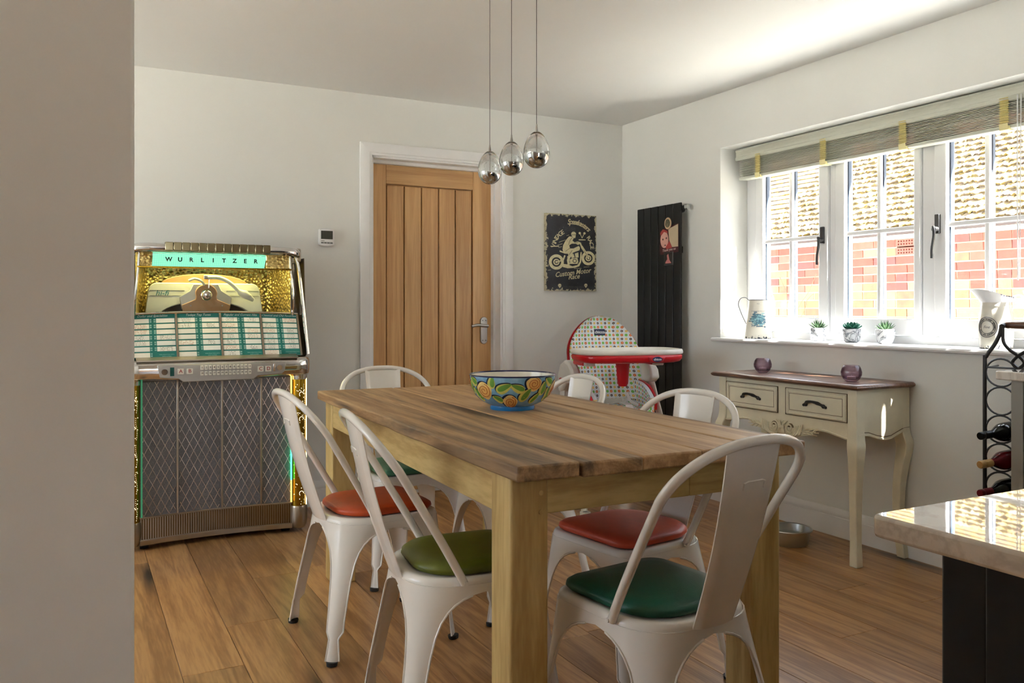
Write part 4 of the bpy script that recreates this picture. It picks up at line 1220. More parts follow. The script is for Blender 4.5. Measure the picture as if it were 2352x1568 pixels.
# canopy with segmented crest
M['crest'] = pmat('smoky_chrome', srgb(150, 140, 110), 0.12, 1.0, var=0.1)
def canopy(u, w):
    x = (u - .5) * 2 * 0.415
    prof_ = [(0.40, 1.440), (0.20, 1.446), (0.06, 1.446), (0.010, 1.440), (-0.006, 1.424), (-0.004, 1.408), (0.012, 1.398), (0.05, 1.395)]
    i = w * (len(prof_) - 1); a = int(min(i, len(prof_) - 2)); f = i - a
    d = prof_[a][0] + (prof_[a + 1][0] - prof_[a][0]) * f; z = prof_[a][1] + (prof_[a + 1][1] - prof_[a][1]) * f
    e = max(0, (abs(x) - 0.30) / 0.115)
    if d < 0.3: d += 0.09 * (1 - math.sqrt(max(0, 1 - e * e)))
    return (x, d, z - 0.010 * e * e)
MB().grid(canopy, 60, 21).build('canopy', M['chrome'], jk, ang=60)
for s_ in (-1, 1): MB().box(s_ * 0.40 - 0.012, s_ * 0.40 + 0.012, 0.06, 0.42, 1.37, 1.44).build('canopy_end', M['pewter'], jk, bevel=0.008)
for k in range(13):
    x = -0.225 + 0.45 * k / 12
    MB().box(x - 0.0182, x + 0.0182, -0.010, 0.10, 1.405, 1.4468).build('crest_segment', M['crest'], jk, bevel=0.003)
# side frames and glass
for s_ in (-1, 1):
    MB().tube(spline([(s_ * 0.385, 0.075, 1.40), (s_ * 0.400, 0.065, 1.33), (s_ * 0.418, 0.05, 1.15), (s_ * 0.436, 0.02, 0.90)], 6), 0.009, 8).build('side_frame', M['chrome'], jk)
    MB().tube(spline([(s_ * 0.352, 0.060, 1.395), (s_ * 0.356, 0.055, 1.33), (s_ * 0.368, 0.05, 1.20), (s_ * 0.372, 0.075, 1.10)], 6), 0.006, 8).build('side_frame', M['chrome'], jk)
    MB().sheet(lambda u, w: (s_ * (0.360 + 0.045 * u + 0.02 * (1 - w)), 0.06 + 0.02 * u, 1.10 + 0.29 * w), 4, 4, lambda u, w: (0, 0.002, 0)).build('side_glass', pane('curved_side_glass'), jk)
    MB().sheet(lambda u, w: (s_ * (0.425 + 0.012 * (1 - w)), 0.05 + 0.30 * u, 0.89 + 0.50 * w), 1, 1, lambda u, w: (-s_ * 0.003, 0, 0)).build('side_panel', M['pewter'], jk)
MB().sheet(lambda u, w: ((u - .5) * 2 * 0.35, 0.088 - 0.03 * w + conc((u - .5) * .7) * .3 * (1 - w), 1.115 + 0.22 * w), 12, 2, lambda u, w: (0, 0.002, 0)).build('dome_glass', pane('dome_glass'), jk)
# lock and keys on the side
kl = MB().tube([(0.43, 0.10, 0.985), (0.455, 0.10, 0.985)], 0.010, 12).build('lock', M['nickel'], jk)
ky = MB().tube([(0.452 + 0.009 * math.cos(a * .5), 0.10, 0.965 + 0.011 * math.sin(a * .5)) for a in range(13)], 0.0022, 6)
ky.box(0.4505, 0.4535, 0.092, 0.108, 0.93, 0.955).box(0.451, 0.453, 0.097, 0.103, 0.905, 0.932)
ky.build('key', M['nickel'], kl, fix=False)
# lamps inside
def lamp(name, loc, size, energy, col, rot, sy=None):
    d = bpy.data.lights.new(name, 'AREA'); d.shape = 'RECTANGLE'; d.size = size; d.size_y = sy or size
    d.energy = energy; d.color = col
    o = bpy.data.objects.new(name, d); COL.objects.link(o); o.parent = jk; o.location = loc; o.rotation_euler = rot
lamp('dome_lamp', (-0.02, 0.17, 1.385), 0.5, 1.0, (1.0, 0.86, 0.32), (R(-25), 0, 0), 0.05)
# ================================================================== thermostat
th = empty('thermostat', (1.296, YB, 1.543), label='white wall thermostat with grey screen beside the oak door', category='thermostat')
bo = []
for k in range(13):
    a = k / 12; bo.append((-0.045 + 0.09 * a, 0.045 + 0.006 * math.sin(PI * a)))
for k in range(13):
    a = k / 12; bo.append((0.045 - 0.09 * a, -0.045 - 0.008 * math.sin(PI * a)))
MB().prism(bo, lambda x, z: (x, -0.028, z), lambda x, z: (x, 0.0, z)).build('case', M['white'], th, bevel=0.006)
MB().box(-0.034, 0.034, -0.0292, -0.026, -0.012, 0.036).build('screen', pmat('lcd_screen', srgb(72, 76, 70), 0.15), th, bevel=0.001)
bt = MB()
for k in range(4): bt.box(-0.034 + 0.0175 * k, -0.019 + 0.0175 * k, -0.0295, -0.026, -0.037, -0.030)
bt.build('button_row', pmat('thermostat_grey', srgb(96, 100, 98), 0.5), th, fix=False)
MB().box(-0.034, -0.014, -0.0288, -0.026, -0.0235, -0.0205).build('badge', pmat('thermostat_print', srgb(110, 112, 110), 0.5), th)

# ================================================================== motorcycle poster on a board
PW, PH = 0.398, 0.512
po = empty('poster', (2.950, YB, 1.505), label='black and cream vintage motorcycle race poster on a wooden board', category='poster')
t = NT('worn_poster_board')
v = t.obj(); tc = t.n('ShaderNodeTexCoord'); sp = t.n('ShaderNodeSeparateXYZ'); t.l(tc.outputs['Object'], sp.inputs[0])
ex = t.math('SUBTRACT', PW / 2, t.math('ABSOLUTE', sp.outputs[0])); ez = t.math('SUBTRACT', PH / 2, t.math('ABSOLUTE', sp.outputs[2]))
ed = t.math('MINIMUM', ex, ez)
n1 = t.noise(v, 40, 5, 0.7)
wear = t.math('LESS_THAN', t.math('ADD', ed, 0.0), t.math('MULTIPLY', t.math('SUBTRACT', n1, 0.40), 0.09))
spk = t.math('GREATER_THAN', t.noise(v, 150, 2, 0.5), 0.74)
dk = t.ramp([(0.3, srgb(30, 30, 36)), (0.7, srgb(52, 54, 62))]); t.l(t.noise(v, 12, 3), dk.inputs[0])
t.bsdf(t.mix(t.math('MAXIMUM', wear, t.math('MULTIPLY', spk, 0.4)), dk.outputs[0], srgb(196, 190, 158)), 0.55)
MB().box(-PW / 2, PW / 2, -0.022, 0, -PH / 2, PH / 2).build('board', t.m, po, bevel=0.002)
M['cream_ink'] = pmat('cream_ink', srgb(226, 218, 176), 0.6, var=0.1, scale=60)
M['dark_ink'] = pmat('dark_ink', srgb(38, 37, 40), 0.6)
def PX(px, py):            # zoomed print coordinates -> board coordinates
    return ((px - 585) / 885 * PW, -((py - 812) - (px - 585) * 0.018) / 1290 * PH)
ink = MB(); drk = MB()
LI = [0]
def flat(dst, pts, lift):
    LI[0] += 1
    l_ = lift + LI[0] * 0.000004
    q = [PX(*p) for p in pts]
    dst.prism(q, lambda x, z: (x, -0.0222 - l_, z), lambda x, z: (x, -0.0218, z))
def disc(dst, c, r, lift, r2=None, n=36):
    pts = [(c[0] + r * math.cos(2 * PI * k / n), c[1] + r * math.sin(2 * PI * k / n)) for k in range(n)]
    flat(dst, pts, lift)
def line(dst, pts, w, lift):
    for a, b_ in zip(pts, pts[1:]):
        d = Vector((b_[0] - a[0], b_[1] - a[1])); 
        if d.length < 1e-6: continue
        n_ = Vector((-d.y, d.x)).normalized() * w / 2
        flat(dst, [(a[0] + n_.x, a[1] + n_.y), (b_[0] + n_.x, b_[1] + n_.y), (b_[0] - n_.x, b_[1] - n_.y), (a[0] - n_.x, a[1] - n_.y)], lift)
# wheels
for c, r in (((325, 972), 128), ((882, 902), 120)):
    disc(ink, c, r, 0.0004); disc(drk, c, r * 0.62, 0.0008); disc(ink, c, r * 0.42, 0.0012); disc(drk, c, r * 0.26, 0.0016); disc(ink, c, r * 0.16, 0.0020)
# frame, tank, seat, engine, exhaust
flat(ink, [(520, 745), (620, 740), (715, 695), (735, 730), (725, 770), (640, 800), (560, 835), (470, 830), (380, 800), (385, 775), (450, 800)], 0.0005)
flat(ink, [(435, 1055), (420, 1000), (520, 1010), (600, 1040), (690, 1020), (730, 960), (745, 800), (765, 800), (755, 970), (720, 1040), (640, 1068), (520, 1075)], 0.0005)
flat(ink, [(555, 930), (600, 905), (690, 900), (705, 960), (690, 1000), (560, 1000)], 0.0006)
disc(drk, (640, 950), 34, 0.0012); disc(ink, (640, 950), 24, 0.0016)
flat(ink, [(575, 850), (620, 830), (640, 890), (590, 905)], 0.0007); flat(ink, [(645, 825), (705, 805), (710, 890), (655, 895)], 0.0007)
line(ink, [(325, 972), (440, 940), (470, 860)], 22, 0.0022); line(ink, [(760, 700), (820, 790), (882, 902)], 34, 0.0022); line(drk, [(800, 760), (868, 885)], 6, 0.0026)
line(ink, [(735, 640), (770, 730), (800, 770)], 26, 0.0010); line(ink, [(520, 870), (540, 1010)], 18, 0.0009)
# rider
flat(ink, [(590, 540), (545, 540), (490, 600), (440, 690), (430, 760), (445, 800), (560, 795), (600, 760), (560, 740), (545, 690), (590, 660), (660, 660), (700, 680), (735, 660), (735, 630), (690, 620), (640, 635), (600, 610), (620, 575)], 0.0010)
flat(ink, [(540, 760), (620, 770), (600, 850), (560, 900), (545, 960), (560, 1010), (520, 1015), (505, 940), (530, 860), (520, 820), (460, 800)], 0.0011)
disc(ink, (622, 500), 42, 0.0012); flat(ink, [(590, 510), (662, 510), (650, 565), (610, 570)], 0.0012); line(drk, [(585, 512), (662, 512)], 7, 0.0018); line(drk, [(598, 556), (560, 600), (530, 680)], 5, 0.0018)
line(drk, [(560, 735), (480, 790)], 5, 0.0018); line(drk, [(600, 770), (540, 850)], 5, 0.0018); line(drk, [(630, 640), (700, 640)], 5, 0.0018)
for a, b_ in (((370, 640), (480, 600)), ((345, 690), (430, 665)), ((500, 530), (545, 515)), ((360, 730), (420, 715)), ((630, 1080), (760, 1072)), ((180, 1110), (230, 1105)), ((800, 1055), (900, 1045))):
    line(ink, [a, b_], 6, 0.0006)
for s_ in (-1, 1):
    disc(ink, (772 + s_ * 42, 480), 20, 0.0006); line(ink, [(772 + s_ * 40, 480), (772 + s_ * 8, 545)], 9, 0.0007)
line(ink, [(764, 545), (772, 562), (780, 545)], 9, 0.0007); line(ink, [(712, 592), (832, 592)], 16, 0.0006)
line(ink, [(225, 712), (370, 708)], 14, 0.0006)
for cx_ in (382, 838): disc(ink, (cx_, 1362), 28, 0.0006); line(drk, [(cx_ - 24, 1366), (cx_ + 26, 1362)], 5, 0.0012); line(ink, [(cx_, 1380), (cx_, 1402)], 20, 0.0008)
def arc_text(dst, s, c, r, a0, a1, size, shear=0, bold=0.0003):
    n = len(s)
    for k, ch in enumerate(s):
        a = R(a0 + (a1 - a0) * (k / (n - 1)))
        cx_, cy_ = c[0] + r * math.cos(a), c[1] - r * math.sin(a)
        rot = a - PI / 2
        x0, z0 = PX(cx_, cy_)
        put_text(dst, ch, size, lambda x, y, q: (x0 + x * math.cos(rot) - y * math.sin(rot), -0.0226 - q, z0 + x * math.sin(rot) + y * math.cos(rot)), shear=shear, extrude=0.0003, bold=bold)
arc_text(ink, 'VINTAGE', (610, 760), 335, 170, 122, 0.044)
arc_text(ink, 'RACE', (610, 760), 340, 36, 6, 0.042)
arc_text(ink, 'Speedmasters', (600, 700), 405, 99, 45, 0.050, 0.3, 0.0008)
for s, px, py, sz, rot in (('Custom Motor', 610, 1150, 0.046, 0.13), ('Race', 625, 1218, 0.046, 0.10)):
    x0, z0 = PX(px, py)
    put_text(ink, s, sz, lambda x, y, q: (x0 + x * math.cos(rot) - y * math.sin(rot), -0.0226 - q, z0 + x * math.sin(rot) + y * math.cos(rot)), shear=0.35, extrude=0.0003, bold=0.0005)
grey = MB()
for s, px, py, sz in (('DESIGN', 570, 405, 0.020), ('CUSTOM', 570, 440, 0.016), ('BUILT FOR SPEED AND RACING', 600, 1388, 0.013)):
    x0, z0 = PX(px, py); put_text(grey, s, sz, lambda x, y, q: (x0 + x, -0.0224 - q, z0 + y), extrude=0.0002, spacing=1.2)
ink.build('cream_print', M['cream_ink'], po, fix=False, kind='stuff')
drk.build('dark_print', M['dark_ink'], po, fix=False, kind='stuff')
grey.build('faded_print', pmat('faded_ink', srgb(84, 82, 80), 0.6), po, fix=False, kind='stuff')

# ================================================================== vertical radiator and what sticks to it
rd = empty('radiator', (3.345, 4.289, 0), label='tall black flat-panel radiator in the corner by the window', category='radiator')
M['anthracite'] = pmat('matt_black_radiator', srgb(32, 32, 34), 0.42, 0.3, var=0.05)
ry0, ry1 = -0.226, 0.226
pwid = (ry1 - ry0) / 6
for k in range(6):
    a = ry0 + pwid * k
    MB().box(-0.037, -0.024, a + 0.003, a + pwid - 0.003, 0.16, 1.785).build('panel', M['anthracite'], rd, bevel=0.004)
for z in (0.20, 1.74): MB().tube([(-0.012, ry0 + 0.01, z), (-0.012, ry1 - 0.01, z)], 0.016, 12).build('header_tube', M['anthracite'], rd)
for z in (0.5, 1.5):
    for y in (-0.15, 0.15): MB().box(-0.012, 0.031, y - 0.012, y + 0.012, z - 0.02, z + 0.02).build('bracket', M['anthracite'], rd)
vl = MB().tube([(-0.012, ry0 + 0.01, 1.755), (-0.012, ry0 - 0.02, 1.755)], 0.014, 14).build('valve', M['iron'], rd)
MB().tube([(-0.012, ry0 - 0.02, 1.755), (-0.012, ry0 - 0.038, 1.755)], [0.017, 0.016], 14).build('valve_cap', M['chrome'], vl)
MB().tube([(-0.012, ry0 + 0.04, 0.19), (-0.012, ry0 + 0.04, 0.0)], 0.008, 10).build('pipe', M['chrome'], rd)
MB().tube([(-0.012, ry1 - 0.04, 0.19), (-0.012, ry1 - 0.04, 0.0)], 0.008, 10).build('pipe', M['chrome'], rd)
# photo card with magnets: local frame y to the left along the wall, z up
RX = 3.307
def card_obj(name, pts, thick, mat, parent, off):
    return MB().prism(pts, lambda y, z: (RX - off - thick, y, z), lambda y, z: (RX - off, y, z)).build(name, mat, parent)
pcx = empty('photo_card', (0, 0, 0), label='photo card of a baby with a red bow, held by magnets on the radiator', category='photo')
pcx.location = (RX, 4.175, 1.56)
def pc(dst, pts, lift): dst.prism(pts, lambda y, z: (-lift, y, z), lambda y, z: (-lift + 0.0004, y, z))
def ell(c, a, b_, n=24): return [(c[0] + a * math.cos(2 * PI * k / n), c[1] + b_ * math.sin(2 * PI * k / n)) for k in range(n)]
body = MB(); pc(body, [(0.092, -0.055), (0.092, 0.062), (0.02, 0.085), (-0.092, 0.098), (-0.092, -0.078), (0.088, -0.088)], 0.0015)
body.build('card', pmat('card_dark_red', srgb(74, 16, 24), 0.4), pcx, fix=False)
b1 = MB(); pc(b1, [(0.008, 0.07), (-0.088, 0.094), (-0.088, -0.045), (-0.03, -0.045), (-0.002, 0.0)], 0.0022); b1.build('card_background', pmat('card_beige', srgb(198, 180, 150), 0.4), pcx, fix=False)
b2 = MB(); pc(b2, ell((0.046, 0.005), 0.040, 0.052), 0.0028); b2.build('face_print', pmat('face_print', srgb(222, 170, 156), 0.4), pcx, fix=False)
b3 = MB(); pc(b3, [(0.088, 0.05), (0.06, 0.072), (0.02, 0.06), (0.012, 0.045), (0.05, 0.055), (0.082, 0.03)], 0.0032); pc(b3, [(0.03, -0.04), (-0.004, -0.005), (-0.03, -0.05), (0.03, -0.055)], 0.0030); b3.build('bow_print', pmat('red_cloth_print', srgb(170, 60, 54), 0.4), pcx, fix=False)
b4 = MB(); pc(b4, ell((0.060, 0.008), 0.006, 0.006, 10), 0.0034); pc(b4, ell((0.026, 0.014), 0.006, 0.006, 10), 0.0034); pc(b4, ell((0.038, -0.03), 0.008, 0.004, 10), 0.0034); b4.build('feature_print', pmat('dark_feature_print', srgb(70, 34, 32), 0.4), pcx, fix=False, kind='stuff')
b5 = MB(); put_text(b5, 'Thank you xx', 0.024, lambda x, y, q: (-0.0034 - q, -0.0 - x, -0.060 + y + x * 0.06), shear=0.2, extrude=0.0002); b5.build('greeting_print', pmat('pale_print', srgb(226, 200, 196), 0.4), pcx, fix=False, kind='stuff')
mg = empty('round_magnet', (RX - 0.004, 4.180, 1.665), label='round cream fridge magnet above the baby photo card', category='magnet')
MB().lathe([(0, 0), (0.032, 0), (0.034, 0.003), (0.032, 0.006), (0, 0.006)], 28, M=Matrix.Rotation(R(-90), 4, 'Y') @ Matrix.Diagonal((1.1, 1, 1, 1))).build('rim', pmat('magnet_cream', srgb(206, 176, 142), 0.4), mg)
MB().lathe([(0, 0), (0.024, 0), (0.024, 0.0068), (0, 0.0072)], 24, M=Matrix.Rotation(R(-90), 4, 'Y') @ Matrix.Diagonal((1.1, 1, 1, 1))).build('picture', pmat('magnet_picture', srgb(96, 92, 70), 0.3, var=0.6, scale=60), mg)
m2 = empty('square_magnet', (RX, 4.178, 1.445), label='small square photo magnet below the baby photo card', category='magnet')
MB().box(-0.005, 0, -0.045, 0.045, -0.042, 0.042).build('frame', pmat('clear_magnet_edge', srgb(90, 92, 92), 0.2), m2, bevel=0.002)
MB().box(-0.0056, -0.004, -0.039, 0.039, -0.036, 0.036).build('picture', pmat('magnet_dark_print', srgb(36, 26, 28), 0.3), m2)
a = MB(); a.prism([(0.03, -0.03), (-0.03, -0.03), (-0.01, -0.008), (0.0, 0.03), (0.014, 0.02), (0.01, -0.004), (0.026, -0.02)], lambda y, z: (-0.006, y, z), lambda y, z: (-0.0055, y, z)); a.build('figure_print', pmat('magnet_pink_print', srgb(206, 128, 126), 0.4), m2, fix=False)

# ================================================================== console table
CX0, CX1, CY0, CY1, CZ = 2.995, 3.372, 2.50, 3.425, 0.80
ct = empty('console_table', ((CX0 + CX1) / 2, (CY0 + CY1) / 2, 0), label='cream french console table with brown top under the window', category='console table')
ox, oy = (CX0 + CX1) / 2, (CY0 + CY1) / 2
hx, hy = (CX1 - CX0) / 2, (CY1 - CY0) / 2
M['walnut'] = wood('brown_stained_top', [srgb(124, 92, 74), srgb(92, 64, 50)], (7, 0.8, 7), rough=0.32, band=5, vary=0.1, bump=0.1, grain=20)
M['cream'] = pmat('antique_cream_paint', srgb(232, 226, 202), 0.45, var=0.05, scale=14)
M['creamline'] = pmat('antiqued_groove', srgb(104, 84, 52), 0.7)
M['creamhi'] = pmat('cream_carving', srgb(228, 220, 192), 0.5, var=0.06, scale=20)
tp_ = [(0, -0.0), (0.012, -0.0), (0.021, -0.005), (0.0245, -0.0115), (0.021, -0.018), (0.012, -0.023), (0, -0.023)]
lo = []
def rect_loop(d): return [(-hx - d, -hy - d), (hx, -hy - d), (hx, hy + d), (-hx - d, hy + d)]
mb = MB(); vs = []; fs = []
for d, z in tp_: vs += [(x, y, CZ + z) for x, y in [(-hx + 0.02 - d, -hy + 0.02 - d), (hx, -hy + 0.02 - d), (hx, hy - 0.02 + d), (-hx + 0.02 - d, hy - 0.02 + d)]]
for i in range(len(tp_) - 1):
    for k in range(4):
        q = (k + 1) % 4; fs.append((i * 4 + k, i * 4 + q, i * 4 + 4 + q, i * 4 + 4 + k))
fs += [(0, 1, 2, 3), tuple(range(len(tp_) * 4 - 1, len(tp_) * 4 - 5, -1))]
top_ = mb.add(vs, fs).build('top', M['walnut'], ct, ang=50)
g = MB()
for a, b_, c, d in ((-hx + 0.04, hx - 0.02, -hy + 0.058, -hy + 0.060), (-hx + 0.04, hx - 0.02, hy - 0.060, hy - 0.058), (-hx + 0.04, -hx + 0.042, -hy + 0.058, hy - 0.058)):
    g.box(a, b_, c, d, CZ - 0.002, CZ + 0.0006)
g.build('top_groove', M['walnut'], top_, fix=False)
fx = -hx + 0.035            # front face plane
zt = CZ - 0.023
# carcass box above, scalloped aprons below
MB().box(fx + 0.02, hx - 0.004, -hy + 0.03, hy - 0.03, zt - 0.20, zt).build('carcass', M['cream'], ct)
def scal(y):
    k = (y + hy - 0.05) / (2 * hy - 0.10)
    return zt - ipl([(0, 0.228), (0.05, 0.226), (0.10, 0.218), (0.18, 0.206), (0.26, 0.206), (0.32, 0.216), (0.38, 0.232), (0.45, 0.247), (0.5, 0.250), (0.55, 0.247), (0.62, 0.232), (0.68, 0.216), (0.74, 0.206), (0.82, 0.206), (0.90, 0.218), (0.95, 0.226), (1, 0.228)], k)
ya, yb = -hy + 0.05, hy - 0.05
pts = [(ya, zt), (yb, zt)] + [(yb - (yb - ya) * k / 40, scal(yb - (yb - ya) * k / 40)) for k in range(41)]
MB().prism(pts, lambda y, z: (fx, y, z), lambda y, z: (fx + 0.02, y, z)).build('front_apron', M['cream'], ct, bevel=0.002)
MB().tube([(fx - 0.001, yb - (yb - ya) * k / 40, scal(yb - (yb - ya) * k / 40) + 0.006) for k in range(41)], 0.005, 6).build('apron_bead', M['cream'], ct)
def scal2(x):
    k = (x - fx) / (hx - fx)
    return zt - ipl([(0, 0.205), (0.08, 0.204), (0.2, 0.206), (0.35, 0.222), (0.5, 0.231), (0.62, 0.229), (0.75, 0.214), (0.88, 0.200), (1, 0.198)], k)
for s_ in (-1, 1):
    yy = s_ * (hy - 0.04)
    pts = [(fx, zt), (hx - 0.004, zt)] + [(hx - 0.004 + (fx - hx + 0.004) * k / 30, scal2(hx - 0.004 + (fx - hx + 0.004) * k / 30)) for k in range(31)]
    MB().prism(pts, lambda x, z: (x, yy, z), lambda x, z: (x, yy + s_ * 0.015, z)).build('side_apron', M['cream'], ct, bevel=0.002)
    for dz, rr_ in ((0.005, 0.0045), (0.016, 0.0015)):
        MB().tube([(hx - 0.004 + (fx - hx + 0.004) * k / 30, yy + s_ * 0.0155, scal2(hx - 0.004 + (fx - hx + 0.004) * k / 30) + dz) for k in range(31)], rr_, 6).build('apron_bead', M['cream'] if rr_ > .002 else M['creamline'], ct)
# cabriole legs
for sx in (-1, 1):
    for sy in (-1, 1):
        prof = [(zt, 0.0, 0.0255), (0.62, 0.0, 0.0255), (0.565, 0.003, 0.027), (0.53, 0.012, 0.0285), (0.49, 0.012, 0.0265), (0.42, 0.002, 0.0235), (0.32, -0.008, 0.021), (0.20, -0.010, 0.019), (0.10, -0.004, 0.0185), (0.04, 0.004, 0.020), (0.0, 0.008, 0.0205)]
        path = spline([(0, p[1], p[0]) for p in prof], 4); rad = spline([(p[2], 0, 0) for p in prof], 4)
        bx_ = (fx + 0.018) if sx < 0 else hx - 0.026; by_ = sy * (hy - 0.050)
        mb = MB()
        vs = []; fs = []
        for p, r_ in zip(path, rad):
            cx_, cy_ = bx_ + sx * p.y * (1 if sx < 0 else 0.5), by_ + sy * p.y
            r = r_.x
            # square section with a chamfer on the outer corner
            sec = [(-1, -1), (1, -1), (1, 1), (-1, 1)]
            for a, b_ in sec: vs.append((cx_ + a * r, cy_ + b_ * r, p.z))
        m = len(path)
        for i in range(m - 1):
            for k in range(4):
                q = (k + 1) % 4; fs.append((i * 4 + k, i * 4 + q, i * 4 + 4 + q, i * 4 + 4 + k))
        fs += [(0, 1, 2, 3), ((m - 1) * 4 + 3, (m - 1) * 4 + 2, (m - 1) * 4 + 1, (m - 1) * 4)]
        mb.add(vs, fs).build('leg', M['cream'], ct, bevel=0.004, ang=30)
# drawers
for k in (0, 1):
    yc = (-1 if k == 0 else 1) * 0.205
    dwid, dz0, dz1 = 0.178, zt - 0.148, zt - 0.024
    dr_ = MB().box(fx - 0.006, fx + 0.01, yc - dwid, yc + dwid, dz0, dz1).build('drawer', M['cream'], ct, bevel=0.003)
    ln_ = MB()
    for ins, w_ in ((0.0, 0.0025), (0.024, 0.002)):
        a, b_, c, d = yc - dwid + ins, yc + dwid - ins, dz0 + ins, dz1 - ins
        e_ = fx - 0.0066
        ln_.box(e_, e_ + 0.004, a - w_, a, c - w_, d + w_).box(e_, e_ + 0.004, b_, b_ + w_, c - w_, d + w_).box(e_, e_ + 0.004, a, b_, c - w_, c).box(e_, e_ + 0.004, a, b_, d, d + w_)
    ln_.build('drawer_groove', M['creamline'], dr_, fix=False)
    fr_ = MB()
    a, b_, c, d = yc - dwid + 0.004, yc + dwid - 0.004, dz0 + 0.004, dz1 - 0.004
    w_ = 0.014
    fr_.box(fx - 0.011, fx - 0.005, a, a + w_, c, d).box(fx - 0.011, fx - 0.005, b_ - w_, b_, c, d).box(fx - 0.011, fx - 0.005, a + w_, b_ - w_, c, c + w_).box(fx - 0.011, fx - 0.005, a + w_, b_ - w_, d - w_, d)
    fr_.build('drawer_frame', M['cream'], dr_, bevel=0.003, fix=False)
    hd_ = MB()
    zc = (dz0 + dz1) / 2 + 0.004
    hd_.tube(spline([(fx - 0.008, yc - 0.052, zc - 0.008), (fx - 0.024, yc - 0.034, zc + 0.004), (fx - 0.030, yc, zc + 0.010), (fx - 0.024, yc + 0.034, zc + 0.004), (fx - 0.008, yc + 0.052, zc - 0.008)], 5), [0.007, .007, .006, .006, .007, .008, .008, .007, .0065, .006, .006, .006, .0065, .007, .008, .008, .007, .006, .006, .007, .007], 8)
    for s_ in (-1, 1):
        hd_.ball((fx - 0.010, yc + s_ * 0.052, zc - 0.008), 0.011, 10, 6, (0.6, 1, 0.9)); hd_.ball((fx - 0.009, yc + s_ * 0.064, zc - 0.012), 0.007, 8, 5)
    hd_.build('drawer_pull', M['iron'], dr_, fix=False, label='black cast drawer pull')
# carved scroll
cv = MB(); cd = MB()
zc = zt - 0.212
def scroll(s_, y0, z0, r0, turns, grow, a0, w0):
    pts = []
    n = int(turns * 18)
    for k in range(n + 1):
        a = a0 + k / 18 * 2 * PI
        r = r0 + grow * k / n
        pts.append((fx - 0.006, s_ * (y0 + r * math.cos(a)), z0 + r * math.sin(a)))
    cv.tube(pts, [w0 * (0.6 + 0.5 * k / n) for k in range(n + 1)], 8)
for s_ in (-1, 1):
    scroll(s_, 0.050, zc - 0.002, 0.006, 1.4, 0.018, PI, 0.0045)
    cd.ball((fx + 0.001, s_ * 0.052, zc), 0.022, 16, 6, (0.15, 1, 1))
    for k in range(4):
        a = 0.25 * k
        cv.tube(spline([(fx - 0.003, s_ * (0.030 + 0.018 * k), zc - 0.040 + 0.003 * k), (fx - 0.009, s_ * (0.060 + 0.018 * k), zc - 0.042 + 0.006 * k), (fx - 0.009, s_ * (0.082 + 0.014 * k), zc - 0.022 + 0.008 * k), (fx - 0.004, s_ * (0.088 + 0.014 * k), zc + 0.012 + 0.004 * k)], 5), [0.003, .004, .005, .006, .006, .006, .006, .006, .0055, .005, .005, .0045, .004, .0035, .003, .002], 7)
    for k in range(6):
        y0 = 0.125 + 0.013 * k; z0 = zc - 0.006 + 0.000 * k
        cv.tube([(fx - 0.004, s_ * y0, z0), (fx - 0.007, s_ * (y0 + 0.016), z0 + (0.013 if k % 2 else -0.011)), (fx - 0.003, s_ * (y0 + 0.036), z0 + (0.016 if k % 2 else -0.012))], [0.003, 0.005, 0.0015], 6)
    cv.tube([(fx - 0.005, s_ * 0.11, zc - 0.012), (fx - 0.006, s_ * 0.16, zc - 0.004), (fx - 0.003, s_ * 0.225, zc - 0.006)], [0.005, 0.0045, 0.0015], 7)
    for k in range(3): cv.tube([(fx - 0.005, s_ * 0.004, zc + 0.004), (fx - 0.008, s_ * (0.008 + 0.007 * k), zc + 0.020), (fx - 0.004, s_ * (0.012 + 0.012 * k), zc + 0.030)], [0.003, 0.004, 0.002], 6)
for k in range(5):
    q = (k - 2) * 0.010
    cv.tube([(fx - 0.005, q * 0.5, zc - 0.004), (fx - 0.009, q, zc - 0.026), (fx - 0.004, q * 1.5, zc - 0.044)], [0.003, 0.0045, 0.002], 7)
cv.box(fx - 0.011, fx, -0.018, 0.018, zc - 0.006, zc + 0.006)
pts = [(y, scal(y) + 0.004) for y in [-0.21 + 0.42 * k / 20 for k in range(21)]]
bkp = [(-0.21, zc + 0.002)] + [(-0.21 + 0.42 * k / 20, zc - 0.046 * math.sin(PI * k / 20) ** 0.8) for k in range(21)] + [(0.21, zc + 0.002)]
MB().prism(bkp, lambda y, z: (fx - 0.003, y, z), lambda y, z: (fx + 0.016, y, z)).build('carving_ground', M['cream'], ct)
cdo = cv.build('carved_scroll', M['creamhi'], ct, fix=False, kind='stuff')
cd.build('carved_hollow', M['creamline'], cdo, fix=False)

# votive glasses
gl2 = NT('smoked_plum_glass')
lw_ = gl2.n('ShaderNodeLayerWeight'); lw_.inputs[0].default_value = 0.45
rp = gl2.ramp([(0.0, srgb(236, 226, 232)), (0.55, srgb(206, 190, 200)), (1.0, srgb(120, 98, 110))]); gl2.l(lw_.outputs['Facing'], rp.inputs[0])
tr_ = gl2.n('ShaderNodeBsdfTransparent'); gl2.l(rp.outputs[0], tr_.inputs[0])
gs_ = gl2.n('ShaderNodeBsdfGlossy'); gs_.inputs['Roughness'].default_value = 0.03
mx_ = gl2.n('ShaderNodeMixShader'); gl2.l(gl2.math('ADD', 0.05, gl2.math('MULTIPLY', gl2.math('POWER', lw_.outputs['Facing'], 4.0), 0.6)), mx_.inputs[0])
gl2.l(tr_.outputs[0], mx_.inputs[1]); gl2.l(gs_.outputs[0], mx_.inputs[2]); gl2.l(mx_.outputs[0], gl2.out.inputs[0])
